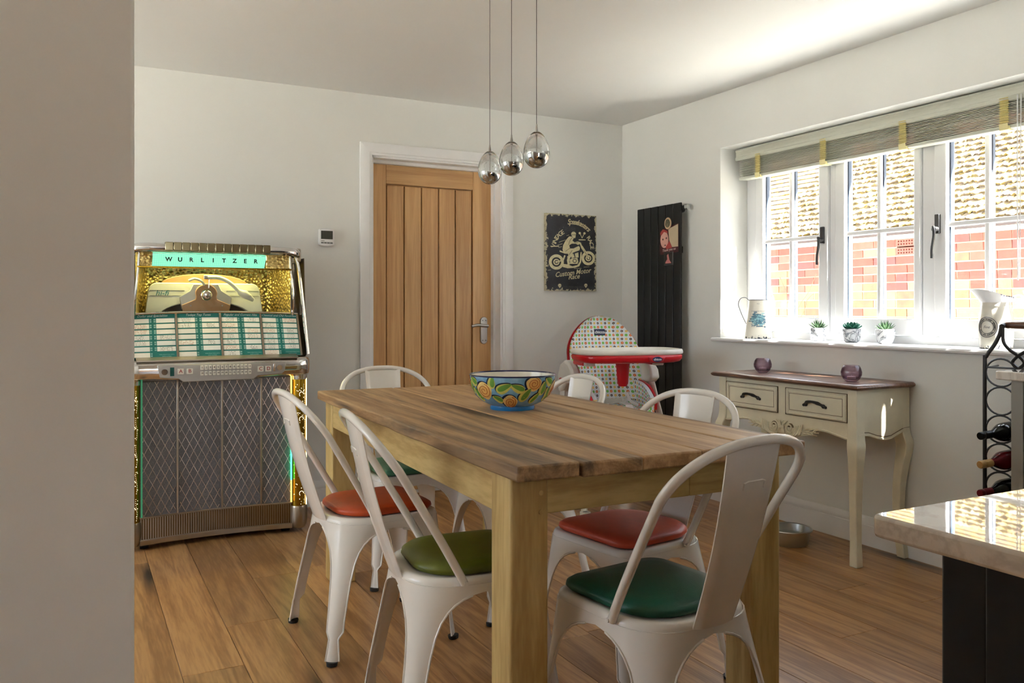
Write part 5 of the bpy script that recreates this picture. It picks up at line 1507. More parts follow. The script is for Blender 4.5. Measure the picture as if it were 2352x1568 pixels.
def votive(x, y, lab):
    v_ = empty('votive_glass', (x, y, CZ), label=lab, category='candle holder', group='plum glass votives on the console')
    o_ = [(0.0, 0.0015), (0.022, 0.001), (0.024, 0.003), (0.036, 0.013), (0.045, 0.032), (0.046, 0.044), (0.041, 0.062), (0.034, 0.074), (0.031, 0.074), (0.038, 0.061), (0.0425, 0.044), (0.041, 0.032), (0.033, 0.016), (0.02, 0.010), (0.0, 0.009)]
    mb = MB(); n = 36; vs = []; fs = []
    for i, (r, z) in enumerate(o_):
        for k in range(n):
            a = 2 * PI * k / n; rr_ = r * (1 + 0.012 * math.cos(12 * a)) if 2 < i < 8 else r
            vs.append((rr_ * math.cos(a), rr_ * math.sin(a), z))
    for i in range(len(o_) - 1):
        for k in range(n): fs.append((i * n + k, i * n + (k + 1) % n, i * n + n + (k + 1) % n, i * n + n + k))
    mb.add(vs, fs).build('cup', gl2.m, v_, ang=60)
    MB().lathe([(0, 0.011), (0.019, 0.011), (0.019, 0.024), (0, 0.025)], 20).tube([(0, 0, 0.024), (0, 0, 0.032)], 0.001, 5).build('tealight', pmat('wax', srgb(226, 222, 214), 0.5), v_, fix=False)
votive(3.17, 3.235, 'plum glass votive standing at the radiator end of the console table')
votive(3.135, 2.648, 'plum glass votive standing at the wine rack end of the console table')

# ================================================================== things on the window sill
SZ = 0.962
def marble():
    t = NT('white_marble_glaze'); v = t.obj(rand=True)
    n_ = t.noise(v, 14, 6, 0.6, 2.2)
    rp = t.ramp([(0.44, srgb(226, 228, 230)), (0.49, srgb(92, 98, 108)), (0.53, srgb(206, 210, 214)), (0.62, srgb(232, 234, 236))]); t.l(n_, rp.inputs[0])
    t.bsdf(rp.outputs[0], 0.25); return t.m
M['marble'] = marble()
M['succ'] = pmat('succulent_green', srgb(84, 116, 80), 0.5, var=0.25, scale=40)
M['succ2'] = pmat('succulent_jade', srgb(56, 132, 108), 0.5, var=0.2, scale=40)
def succulent(x, y, lab, shape, kind):
    s_ = empty('potted_succulent', (x, y, SZ), rnd.uniform(0, 6), label=lab, category='plant', group='succulents in marbled pots on the sill')
    if shape == 0: pr = [(0, 0.002), (0.034, 0.002), (0.0385, 0.006), (0.0395, 0.066), (0.038, 0.069), (0.034, 0.068), (0.033, 0.058), (0, 0.058)]
    elif shape == 1: pr = [(0, 0.002), (0.030, 0.002), (0.036, 0.008), (0.0425, 0.03), (0.0435, 0.066), (0.042, 0.069), (0.038, 0.068), (0.037, 0.058), (0, 0.058)]
    else: pr = [(0, 0.002), (0.028, 0.002), (0.034, 0.008), (0.043, 0.032), (0.0455, 0.055), (0.045, 0.069), (0.043, 0.071), (0.040, 0.07), (0.039, 0.06), (0, 0.06)]
    MB().lathe(pr, 36).build('pot', M['marble'], s_, ang=50)
    MB().lathe([(0, 0), (0.026, 0), (0.026, 0.003), (0, 0.003)], 20).build('pot_base', M['black'], s_)
    MB().lathe([(0, 0.059), (0.034, 0.059), (0.02, 0.065), (0, 0.067)], 20).build('soil', pmat('grit', srgb(90, 80, 66), 0.9), s_)
    r_ = random.Random(int(x * 1000))
    if kind == 'spiky':
        n = 34
        for k in range(n):
            a = k * 2.4; el = R(82 - 62 * (k / n) ** 0.8)
            L = 0.040 + 0.012 * r_.random()
            d = Vector((math.cos(a) * math.cos(el), math.sin(a) * math.cos(el), math.sin(el)))
            p0 = Vector((d.x * 0.006, d.y * 0.006, 0.062)); 
            MB().tube([p0, p0 + d * L * 0.35, p0 + d * L * 0.75 + Vector((0, 0, .003)), p0 + d * L + Vector((0, 0, .006))], [0.0035, 0.0052, 0.0036, 0.0004], 6, sq=(0.6, 1)).build('leaf', M['succ'], s_, ang=60)
    else:
        n = 20
        for k in range(n):
            a = k * 2.4; el = R(75 - 62 * (k / n) ** 0.7)
            L = 0.030 + 0.020 * (k / n)
            d = Vector((math.cos(a) * math.cos(el), math.sin(a) * math.cos(el), math.sin(el)))
            side = Vector((-math.sin(a), math.cos(a), 0)); up = d.cross(side) * -1
            p0 = Vector((0, 0, 0.064))
            def lf_(u, w):
                wd = 0.013 * math.sin(PI * min(1, (u * 0.88 + 0.08))) ** 0.7
                return p0 + d * (L * u) + side * ((w - .5) * 2 * wd) + Vector((0, 0, 0.010 * u * u)) + up * (0.004 * (2 * w - 1) ** 2)
            MB().sheet(lambda u, w: tuple(lf_(u, w)), 6, 4, lambda u, w: (0, 0, -0.0022)).build('leaf', M['succ2'], s_, ang=60)
succulent(3.47, 3.142, 'spiky succulent in a straight marbled pot beside the tall cream pitcher', 0, 'spiky')
succulent(3.47, 2.929, 'jade rosette succulent in a marbled pot between two spiky ones', 1, 'rosette')
succulent(3.47, 2.733, 'spiky succulent in a rounded tapered marbled pot next to the jade rosette', 2, 'spiky')
def enamel(name, zmax, chips=0.5, bands=()):
    t = NT(name); v = t.obj(); tc = t.n('ShaderNodeTexCoord'); sp = t.n('ShaderNodeSeparateXYZ'); t.l(tc.outputs['Object'], sp.inputs[0])
    n_ = t.noise(v, 70, 4, 0.7)
    low = t.math('LESS_THAN', sp.outputs[2], t.math('MULTIPLY', t.math('SUBTRACT', n_, 0.42), 0.08))
    col = t.mix(low, srgb(232, 228, 214), srgb(52, 54, 66))
    t.bsdf(col, 0.22); return t.m
j1 = empty('enamel_pitcher', (3.47, 3.577, SZ), R(-30), label='tall cream enamel pitcher with blue landscape print at the end of the sill', category='jug')
MB().lathe([(0, 0.0), (0.076, 0.0), (0.0775, 0.004), (0.0525, 0.219), (0.051, 0.219), (0.0755, 0.006), (0, 0.006)], 40).build('body', enamel('chipped_cream_enamel', .2), j1, ang=50)
MB().tube([(0.052 * math.cos(2 * PI * k / 40), 0.052 * math.sin(2 * PI * k / 40), 0.219) for k in range(40)], 0.0022, 6, closed=True).build('rim', pmat('dark_enamel_rim', srgb(50, 54, 62), 0.3), j1)
# local +x is towards the spout
MB().sheet(lambda u, w: (0.050 + 0.036 * w + 0.004 * (1 - abs(2 * u - 1)), (u - .5) * (0.060 * (1 - w * .75)), 0.195 + 0.034 * w + 0.016 * abs(2 * u - 1)), 8, 4, lambda u, w: (-0.001, 0, 0.001)).build('spout', M['white'], j1)
MB().tube(spline([(-0.050, 0, 0.214), (-0.070, 0, 0.232), (-0.098, 0, 0.228), (-0.112, 0, 0.198), (-0.104, 0, 0.165), (-0.085, 0, 0.118), (-0.064, 0, 0.076)], 6), 0.005, 8, sq=(0.4, 1)).build('handle', pmat('dark_enamel_handle', srgb(60, 66, 78), 0.3), j1)
pr_ = MB(); pr2 = MB(); pr3 = MB()
camdir = math.atan2(0 - 3.577, 0 - 3.47) - R(-30)
def onjug(a, z, l=0.0005):
    r = 0.0775 - (z - 0.004) * (0.025 / 0.215) + l
    return (r * math.cos(a), r * math.sin(a), z)
r_ = random.Random(3)
for k in range(150):
    a = camdir + r_.gauss(0, 0.32) - 0.05; z = 0.105 + r_.gauss(0, 0.016)
    if abs(a - camdir) > 0.75: continue
    w_, h_ = r_.uniform(.004, .013), r_.uniform(.0015, .004)
    dst = pr_ if r_.random() < .55 else pr2
    dst.grid(lambda u, w: onjug(a + (u - .5) * w_ * 2 / 0.066, z + (w - .5) * h_ * 2, 0.0005 + 0.0003 * r_.random()), 2, 1)
for k in range(14):
    a = camdir - 0.35 + r_.uniform(-.12, .12); z = 0.128 + r_.uniform(-0.01, .014)
    pr_.grid(lambda u, w: onjug(a + (u - .5) * .12, z + (w - .5) * .006, 0.0007), 2, 1)
for s, z, sz in (('MILK', 0.197, 0.008), ('COMPAGNIE DE LAIT', 0.155, 0.0085), ('A LA CAMPAGNE', 0.068, 0.0085)):
    put_text(pr3, s, sz, lambda x, y, q: onjug(camdir + x / 0.066, z + y, 0.0006 + q), extrude=0.0001, spacing=1.1)
pr_.build('landscape_print', pmat('blue_print', srgb(84, 126, 146), 0.4), j1, fix=False, kind='stuff')
pr2.build('landscape_tint', pmat('aqua_print', srgb(150, 200, 206), 0.4), j1, fix=False, kind='stuff')
pr3.build('pitcher_lettering', pmat('grey_print', srgb(120, 122, 124), 0.4), j1, fix=False, kind='stuff')

j2 = empty('enamel_jug', (3.475, 2.189, SZ), R(152), label='white enamel jug with wide spout and round stamp behind the wine rack', category='jug')
bod = [(0, 0.0), (0.058, 0.0), (0.062, 0.004), (0.066, 0.045), (0.067, 0.09), (0.065, 0.135), (0.060, 0.165), (0.058, 0.178), (0.0595, 0.181), (0.0575, 0.186), (0.058, 0.196)]
MB().lathe(bod, 44).build('body', enamel('white_enamel', .25), j2, ang=50)
def lip(u, w):
    a = 2 * PI * u
    f = max(0, math.cos(a))
    bk_ = max(0, -math.cos(a))
    r = 0.058 + w * (0.010 + 0.030 * f ** 1.5)
    z = 0.196 + w * (0.028 + 0.030 * f - 0.008 * bk_)
    return (r * math.cos(a) + 0.006 * w, r * math.sin(a), z)
MB().grid(lip, 44, 8, wrap=True).build('spout_collar', M['white'], j2, ang=70)
ch_ = MB(); 
for k in range(44):
    u = 0.22 + 0.56 * k / 43
    if r_.random() < 0.55: p, q = lip(u, 1.0), lip(u + 0.56 / 43, 1.0); ch_.tube([p, q], 0.0022, 5)
ch_.build('rim_chip', pmat('navy_chip', srgb(40, 48, 70), 0.4), j2, fix=False, kind='stuff')
MB().tube(spline([(-0.056, 0, 0.190), (-0.078, 0, 0.222), (-0.112, 0, 0.222), (-0.130, 0, 0.185), (-0.126, 0, 0.140), (-0.108, 0, 0.100), (-0.080, 0, 0.078), (-0.060, 0, 0.078)], 6), 0.011, 10, sq=(0.35, 1)).build('handle', M['white'], j2)
st = MB()
cd2 = math.atan2(-2.189, -3.475) - R(152) - 0.55
def on2(x, y, l=0.0006):
    a = cd2 + x / 0.067
    return ((0.067 + l) * math.cos(a), (0.067 + l) * math.sin(a), 0.092 + y)
for rr_, th_ in ((0.042, 0.0014), (0.036, 0.0008), (0.027, 0.0008)):
    st.tube([on2(rr_ * math.cos(2 * PI * k / 40), rr_ * math.sin(2 * PI * k / 40)) for k in range(40)], th_, 5, closed=True)
wd = 'FINE ENAMEL WARE OF THE COUNTRY '
for k, c in enumerate(wd):
    a = PI / 2 - 2 * PI * k / len(wd)
    if c == ' ': continue
    put_text(st, c, 0.009, lambda x, y, q: on2(0.0315 * math.cos(a) + x * math.sin(a) + y * math.cos(a), 0.0315 * math.sin(a) - x * math.cos(a) + y * math.sin(a)), extrude=0.0001, bold=0.0003)
put_text(st, 'Fine', 0.016, lambda x, y, q: on2(x, y), shear=0.3, extrude=0.0001)
st.build('round_stamp', pmat('charcoal_stamp', srgb(60, 62, 68), 0.5), j2, fix=False, kind='stuff')

# ================================================================== steel dog bowl
db = empty('dog_bowl', (3.065, 2.955, 0), label='steel dog bowl on the floor below the console table', category='bowl')
MB().lathe([(0, 0.002), (0.085, 0.0), (0.088, 0.004), (0.100, 0.066), (0.108, 0.068), (0.110, 0.073), (0.106, 0.076), (0.098, 0.073), (0.086, 0.012), (0, 0.010)], 48).build('bowl', M['steel'], db, ang=50)
MB().lathe([(0, 0.040), (0.091, 0.040), (0.091, 0.041), (0, 0.041)], 40).build('water', pane('clear_water', (0.94, 0.97, 0.97, 1)), db)
# ================================================================== island and kitchen units
IX, IY, IZ = 0.757, 0.616, 0.913
isl = empty('kitchen_island', (1.5, -0.4, 0), label='dark navy kitchen island unit', category='kitchen island')
M['navy'] = pmat('near_black_paint', srgb(24, 26, 32), 0.35, var=0.05)
ix0 = IX + 0.055 - 1.5; iy1 = IY - 0.045 + 0.4
MB().box(ix0 + 0.02, 1.0, -1.6, iy1 - 0.02, 0.10, IZ - 0.0245).build('carcass', M['navy'], isl)
MB().box(ix0 + 0.06, 0.96, -1.55, iy1 - 0.06, 0.0, 0.10).build('plinth', M['navy'], isl)
MB().box(ix0, ix0 + 0.05, iy1 - 0.05, iy1, 0.0, IZ - 0.0245).build('corner_post', M['navy'], isl, bevel=0.003)
y = iy1 - 0.052
for k in range(3):
    d = 0.55
    dd = MB().box(ix0 + 0.002, ix0 + 0.022, y - d + 0.002, y, 0.11, IZ - 0.03).build('door', M['navy'], isl, bevel=0.002)
    fr = MB()
    a, b_ = y - d + 0.002, y
    fr.box(ix0 - 0.006, ix0 + 0.003, a, a + 0.07, 0.11, IZ - 0.03).box(ix0 - 0.006, ix0 + 0.003, b_ - 0.07, b_, 0.11, IZ - 0.03).box(ix0 - 0.006, ix0 + 0.003, a + 0.07, b_ - 0.07, 0.11, 0.18).box(ix0 - 0.006, ix0 + 0.003, a + 0.07, b_ - 0.07, IZ - 0.10, IZ - 0.03)
    fr.build('door_frame', M['navy'], dd, bevel=0.002, fix=False)
    y -= d
t = NT('veined_quartz')
v = t.obj(); n_ = t.noise(v, 3.2, 7, 0.62, 1.6)
rp = t.ramp([(0.47, srgb(222, 216, 206)), (0.497, srgb(166, 156, 144)), (0.505, srgb(170, 160, 148)), (0.53, srgb(224, 218, 208))]); t.l(n_, rp.inputs[0])
t.bsdf(t.mix(0.35, srgb(224, 218, 208), rp.outputs[0]), 0.03, Specular_IOR_Level=0.6, Coat_Weight=1.0, Coat_Roughness=0.01)
M['quartz'] = t.m
def slab(name, x0, x1, y0, y1, z0, z1, r, corner, **kw):
    pts = []
    for k in range(9):
        a = R(90 + 90 * k / 8); pts.append((x0 + r + r * math.cos(a), y1 - r + r * math.sin(a)))
    pts += [(x0, y0), (x1, y0), (x1, y1)]
    return MB().prism(pts, lambda x, y: (x, y, z0), lambda x, y: (x, y, z1)).build(name, M['quartz'], None, bevel=0.004, **kw)
slab('island_worktop', IX, 2.5, -2.05, IY, IZ - 0.024, IZ, 0.012, 0, label='glossy pale quartz worktop on the dark island', category='worktop')
KX, KY = 2.818, 1.782
KZ = 0.918
ku = empty('base_cabinet', (3.1, 0.9, 0), label='grey shaker base cabinet along the window wall', category='cabinet')
M['greypaint'] = pmat('stone_grey_paint', srgb(146, 142, 132), 0.4, var=0.03)
kx0 = KX + 0.022 - 3.1; ky1 = KY - 0.045 - 0.9
MB().box(kx0 + 0.02, XR - 0.005 - 3.1, -1.6, ky1, 0.1, KZ - 0.030).build('carcass', M['greypaint'], ku)
MB().box(kx0 + 0.07, XR - 0.03 - 3.1, -1.6, ky1 - 0.02, 0.0, 0.1).build('plinth', M['greypaint'], ku)
MB().box(kx0, kx0 + 0.03, ky1 - 0.042, ky1, 0.1, KZ - 0.030).build('end_post', M['greypaint'], ku, bevel=0.002)
y = ky1 - 0.046
for k in range(3):
    d = 0.60
    dd = MB().box(kx0 + 0.004, kx0 + 0.022, y - d + 0.004, y, 0.11, KZ - 0.034).build('door', M['greypaint'], ku, bevel=0.002)
    a, b_ = y - d + 0.004, y
    fr = MB().box(kx0 - 0.004, kx0 + 0.005, a, a + 0.075, 0.11, KZ - 0.034).box(kx0 - 0.004, kx0 + 0.005, b_ - 0.075, b_, 0.11, KZ - 0.034).box(kx0 - 0.004, kx0 + 0.005, a + 0.075, b_ - 0.075, 0.11, 0.185).box(kx0 - 0.004, kx0 + 0.005, a + 0.075, b_ - 0.075, KZ - 0.11, KZ - 0.034)
    fr.build('door_frame', M['greypaint'], dd, bevel=0.002, fix=False)
    y -= d
slab('side_worktop', KX, XR - 0.004, -0.7, KY, KZ - 0.030, KZ, 0.012, 0, label='pale quartz worktop on the grey base cabinet', category='worktop')

# ================================================================== iron wine rack
wr_ = empty('wine_rack', (3.172, 1.912, 0), R(-18), label='black iron wine rack with wooden handle between console and cabinet', category='wine rack')
# local: x across the rack (two columns), y depth (bottle axis, necks to -y).  placed so that local -y points to the room
wr_.rotation_euler = (0, 0, R(-78))
RW, RD = 0.245, 0.13
ring_r = 0.053
posts = [(-RW / 2, 0.0), (RW / 2, 0.0), (-RW / 2, RD), (RW / 2, RD)]
pitch = 0.109
z0r = 0.07
for sy, yv in ((0, 0.0),):
    for c in (0, 1):
        xc = (-0.061 if c == 0 else 0.061)
        for k in range(8):
            zc = z0r + ring_r + pitch * k
            MB().tube([(xc + ring_r * math.cos(2 * PI * q / 28), yv, zc + ring_r * math.sin(2 * PI * q / 28)) for q in range(28)], 0.0038, 6, closed=True).build('ring', M['iron'], wr_)
    for s_ in (-1, 1):
        xo = s_ * 0.118
        MB().tube(spline([(xo, yv, 0.0), (xo, yv, 0.40), (xo, yv, 0.90), (xo * 0.96, yv, 0.945), (xo * 0.72, yv, 0.99), (xo * 0.62, yv + (0.02 - 0.0) * (1 if sy == 0 else -1), 1.03), (xo * 0.60, yv + 0.035 * (1 if sy == 0 else -1), 1.066)], 8), 0.0075, 10).build('post', M['iron'], wr_)
        MB().tube(spline([(s_ * 0.004, yv, 0.90), (-s_ * 0.020, yv, 0.925), (-s_ * 0.004, yv, 0.95), (s_ * 0.03, yv, 0.975), (s_ * 0.055, yv + 0.01 * (1 if sy == 0 else -1), 1.005), (s_ * 0.066, yv + 0.035 * (1 if sy == 0 else -1), 1.055)], 6), 0.0065, 8).build('crossed_stem', M['iron'], wr_)
    MB().tube([(-0.118, yv, 0.905), (0.118, yv, 0.905)], 0.004, 6).build('cross_bar', M['iron'], wr_)
    MB().tube([(-0.118, yv, 0.05), (0.118, yv, 0.05)], 0.004, 6).build('cross_bar', M['iron'], wr_)
for s_ in (-1, 1):
    MB().tube([(s_ * 0.118, 0, 0.905), (s_ * 0.118, RD, 0.905)], 0.004, 6).build('cross_bar', M['iron'], wr_)
    MB().tube([(s_ * 0.118, 0, 0.05), (s_ * 0.118, RD, 0.05)], 0.004, 6).build('cross_bar', M['iron'], wr_)
MB().tube([(-0.072, RD / 2, 1.068), (-0.06, RD / 2, 1.068), (0, RD / 2, 1.068), (0.06, RD / 2, 1.068), (0.072, RD / 2, 1.068)], [0.010, 0.013, 0.0145, 0.013, 0.010], 14).build('grip', wood('dark_turned_handle', [srgb(126, 88, 66), srgb(84, 54, 40)], (1, 6, 6), rough=0.35), wr_)
for s_ in (-1, 1): MB().tube([(s_ * 0.070, RD / 2 - 0.03, 1.062), (s_ * 0.071, RD / 2, 1.068), (s_ * 0.070, RD / 2 + 0.03, 1.062)], 0.0105, 10).build('yoke', M['iron'], wr_)
Mw = Matrix.Translation(wr_.location) @ Matrix.Rotation(wr_.rotation_euler.z, 4, 'Z')
def bottle(col, row, glass, foil, lab, dz=0.0):
    xc = (-0.061 if col == 0 else 0.061); zc = z0r + ring_r + pitch * row
    p = Mw @ Vector((xc, 0, zc - ring_r + 0.0042 + 0.0365))
    b = empty('wine_bottle', p, wr_.rotation_euler.z, label=lab, category='bottle', group='bottles in the wine rack')
    b.rotation_euler = (R(94), 0, wr_.rotation_euler.z - R(19))
    # local z = towards room (neck)
    pr = [(0, -0.20), (0.034, -0.20), (0.0365, -0.194), (0.0365, -0.02), (0.034, 0.0), (0.024, 0.022), (0.0155, 0.040), (0.0142, 0.055), (0.0138, 0.09), (0, 0.09)]
    MB().lathe(pr, 28).build('glass_body', glass, b, ang=50)
    fo = MB().lathe([(0, 0.110), (0.0135, 0.110), (0.015, 0.107), (0.015, 0.092), (0.0142, 0.091), (0.0148, 0.090), (0.0152, 0.052), (0.0, 0.052)], 24).build('foil_cap', foil, b, ang=50)
    MB().lathe([(0.0152, 0.080), (0.0158, 0.080), (0.0158, 0.083), (0.0152, 0.083)], 24).build('foil_band', foil, fo)
    return b
gdark = pmat('dark_green_bottle_glass', srgb(14, 18, 16), 0.06)
gred = pmat('ruby_bottle_glass', srgb(96, 10, 18), 0.08)
def foil(n, c, m=0.5): return pmat(n, c, 0.3, m)
bottle(0, 5, gdark, foil('black_foil', srgb(22, 26, 28)), 'dark wine bottle with black capsule, topmost in the rack')
bottle(0, 4, gred, foil('gold_foil', srgb(208, 170, 110)), 'ruby wine bottle with gold capsule below the black one')
bottle(0, 2 + 1, gdark, foil('burgundy_foil', srgb(112, 20, 32)), 'dark wine bottle with burgundy capsule below the gold one')
bottle(0, 2, gdark, foil('red_foil', srgb(190, 40, 52)), 'dark wine bottle with bright red capsule, lowest seen in the rack')

# ================================================================== high chair
hc = empty('high_chair', (2.80, 4.03, 0), R(-102), label='white and red high chair with fruit-dot padded seat in the corner', category='high chair')
hc.scale = (1.05, 1.05, 1.05)
# local: +x is the way the child looks, y across
t = NT('fruit_dot_cloth')
tc = t.n('ShaderNodeTexCoord'); mp = t.n('ShaderNodeMapping'); mp.inputs['Scale'].default_value = (1 / 0.0235, 1 / 0.0235, 1); t.l(tc.outputs['UV'], mp.inputs[0])
fr = t.n('ShaderNodeVectorMath', operation='FRACTION'); t.l(mp.outputs[0], fr.inputs[0])
sb = t.n('ShaderNodeVectorMath', operation='SUBTRACT'); t.l(fr.outputs[0], sb.inputs[0]); sb.inputs[1].default_value = (0.5, 0.5, 0)
ln = t.n('ShaderNodeVectorMath', operation='LENGTH'); t.l(sb.outputs[0], ln.inputs[0])
fl_ = t.n('ShaderNodeVectorMath', operation='FLOOR'); t.l(mp.outputs[0], fl_.inputs[0])
sx = t.n('ShaderNodeSeparateXYZ'); t.l(fl_.outputs[0], sx.inputs[0])
par = t.math('MODULO', t.math('ADD', sx.outputs[0], 100.0), 2.0); rowp = t.math('MODULO', t.math('ADD', sx.outputs[1], 100.0), 2.0)
ca_ = t.mix(par, srgb(220, 100, 30), srgb(120, 196, 84)); cb_ = t.mix(par, srgb(30, 32, 70), srgb(232, 186, 70))
dotc = t.mix(rowp, ca_, cb_)
big = t.math('LESS_THAN', ln.outputs['Value'], t.math('ADD', 0.34, t.math('MULTIPLY', rowp, -0.04)))
ctr = t.math('LESS_THAN', ln.outputs['Value'], t.math('MULTIPLY', 0.12, t.math('SUBTRACT', 1.0, t.math('MULTIPLY', par, t.math('SUBTRACT', 1.0, rowp)))))
col = t.mix(big, srgb(226, 232, 234), dotc); col = t.mix(t.math('MULTIPLY', ctr, 0.8), col, srgb(240, 220, 160))
b = t.bsdf(col, 0.55); t.bump(b, t.noise(t.obj(), 30, 2), 0.15, 0.01)
M['dots'] = t.m
M['redpl'] = pmat('red_plastic', srgb(198, 24, 36), 0.3)
M['whitepl'] = pmat('white_plastic', srgb(222, 218, 208), 0.35)
SH = 0.545
# shell behind the pad
def back(u, w, grow=0.0, push=0.0):
    """u across 0..1, w up 0..1; a scooped backrest with rounded top"""
    w = 1 - (1 - w) ** 1.7
    a = (u - .5) * 2
    hw = (0.184 + 0.030 * math.sin(PI * min(1, w * 1.1)) + grow) * (1 if w < 0.55 else math.sqrt(max(0.0, 1 - ((w - 0.55) / 0.452) ** 2)) * 0.999 + 0.001)
    yv = a * hw
    wing = 0.105 * abs(a) ** 2.2 * (1 - 0.55 * w)
    xv = -0.155 - 0.115 * w + wing + push
    return (xv, yv, SH + 0.02 + 0.47 * w)
MB().sheet(lambda u, w: back(u, w * 1.0, 0.012, -0.022), 20, 24, lambda u, w: (-0.012, 0, 0)).build('back_shell', M['redpl'], hc, ang=60)
pad = MB().sheet(lambda u, w: (back(u, w)[0] + 0.006 * math.sin(PI * u) - 0.008 * math.exp(-((abs(u - .5) - 0.27) / 0.02) ** 2), back(u, w)[1], back(u, w)[2]), 40, 28, lambda u, w: (-0.022, 0, 0), uvf=lambda u, w: (back(u, w)[1] * 1.06 + 0.3, back(u, w)[2] * 1.03)).build('back_pad', M['dots'], hc, ang=60)
sh_ = Matrix.Translation((0, 0, 0))
bd = MB().box(-0.006, 0.0, -0.034, 0.034, -0.019, 0.019, M=Matrix.Translation((back(.5, .612)[0] + 0.009, 0, SH + 0.02 + 0.47 * 0.80)) @ Matrix.Rotation(R(-14), 4, 'Y')).build('brand_patch', pmat('navy_patch', srgb(22, 34, 72), 0.4), pad, bevel=0.002)
bt_ = MB(); put_text(bt_, 'chicco', 0.024, lambda x, y, q: (back(.5, .612)[0] + 0.0105 + q - y * 0.24, x, SH + 0.02 + 0.47 * 0.80 + y), extrude=0.0004, bold=0.0004); bt_.build('brand_lettering', M['white'], pad, fix=False)
# seat pad, side wings, leg rest
MB().sheet(lambda u, w: (-0.16 + 0.30 * w, (u - .5) * 0.34, SH - 0.01 - 0.02 * math.sin(PI * w) + 0.012 * abs(2 * u - 1) ** 3), 16, 10, lambda u, w: (0, 0, -0.03), uvf=lambda u, w: (u * .34, w * .3)).build('seat_pad', M['dots'], hc, ang=60)
for s_ in (-1, 1):
    def wing(u, w, k=0.0): return (-0.15 + 0.27 * u, s_ * (0.178 + 0.006 * math.sin(PI * u) + k), SH - 0.02 + (0.145 * (1 - 0.55 * u ** 2.5)) * w)
    MB().sheet(lambda u, w: wing(u, w), 12, 6, lambda u, w: (0, -s_ * 0.022, 0), uvf=lambda u, w: (u * .27, w * .14)).build('side_pad', M['dots'], hc, ang=60)
    MB().sheet(lambda u, w: wing(u, w * 1.03, 0.004), 12, 6, lambda u, w: (0, s_ * 0.012, 0)).build('side_shell', M['redpl'], hc, ang=60)
MB().sheet(lambda u, w: (0.135 + 0.10 * w + 0.012 * math.sin(PI * w), (u - .5) * (0.335 - 0.04 * w), SH - 0.012 - 0.185 * w), 16, 10, lambda u, w: (-0.022, 0, -0.010), uvf=lambda u, w: (u * .335 + .01, w * .21)).build('leg_rest', M['dots'], hc, ang=60)
# tray: white top on a red body
tz = 0.835
def tray_out(k, sc=1.0):
    a = 2 * PI * k
    c, s = math.cos(a), math.sin(a)
    x = math.copysign(abs(c) ** 0.62, c) * 0.185 * sc; y = math.copysign(abs(s) ** 0.55, s) * 0.295 * sc
    if x < 0: x *= 0.85
    return (0.145 + x, y)
n = 56
def ringstack(name, rows, mat):
    vs = []; fs = []
    for sc, z in rows: vs += [(*tray_out(k / n, sc), z) for k in range(n)]
    for i in range(len(rows) - 1):
        for k in range(n): fs.append((i * n + k, i * n + (k + 1) % n, i * n + n + (k + 1) % n, i * n + n + k))
    fs += [tuple(reversed(range(n))), tuple(range((len(rows) - 1) * n, len(rows) * n))]
    return MB().add(vs, fs).build(name, mat, hc, ang=50)
ringstack('tray_top', [(0.97, tz), (1.0, tz + 0.004), (1.01, tz + 0.012), (1.0, tz + 0.024), (0.985, tz + 0.028), (0.955, tz + 0.024), (0.93, tz + 0.010), (0.90, tz + 0.006)], M['whitepl'])
red_ = ringstack('tray_body', [(0.86, tz - 0.042), (0.95, tz - 0.036), (0.99, tz - 0.022), (0.995, tz - 0.006), (0.97, tz + 0.001)], M['redpl'])
bx2 = MB().prism([(-0.05, 0.0), (0.05, 0.0), (0.03, -0.028), (-0.03, -0.028)], lambda y, z: (0.342, y + 0.09, tz - 0.008 + z), lambda y, z: (0.29, y + 0.09, tz - 0.010 + z)).build('tray_badge_boss', M['redpl'], hc, bevel=0.006)
pb = MB().lathe([(0, 0), (0.017, 0), (0.017, 0.003), (0, 0.003)], 20, M=Matrix.Translation((0.3415, 0.09, tz - 0.020)) @ Matrix.Rotation(R(90), 4, 'Y') @ Matrix.Diagonal((0.8, 1.6, 1, 1))).build('tray_badge', pmat('navy_badge', srgb(30, 40, 86), 0.3), bx2)
tb_ = MB(); put_text(tb_, 'chicco', 0.017, lambda x, y, q: (0.3450 + q, 0.09 + x, tz - 0.020 + y), extrude=0.0004, bold=0.0004); tb_.build('tray_lettering', M['white'], bx2, fix=False)
MB().lathe([(0, -0.18), (0.022, -0.178), (0.030, -0.16), (0.036, -0.08), (0.042, -0.035), (0, -0.035)], 20, M=Matrix.Translation((0.10, 0, tz))).build('crotch_post', M['redpl'], hc, ang=50)
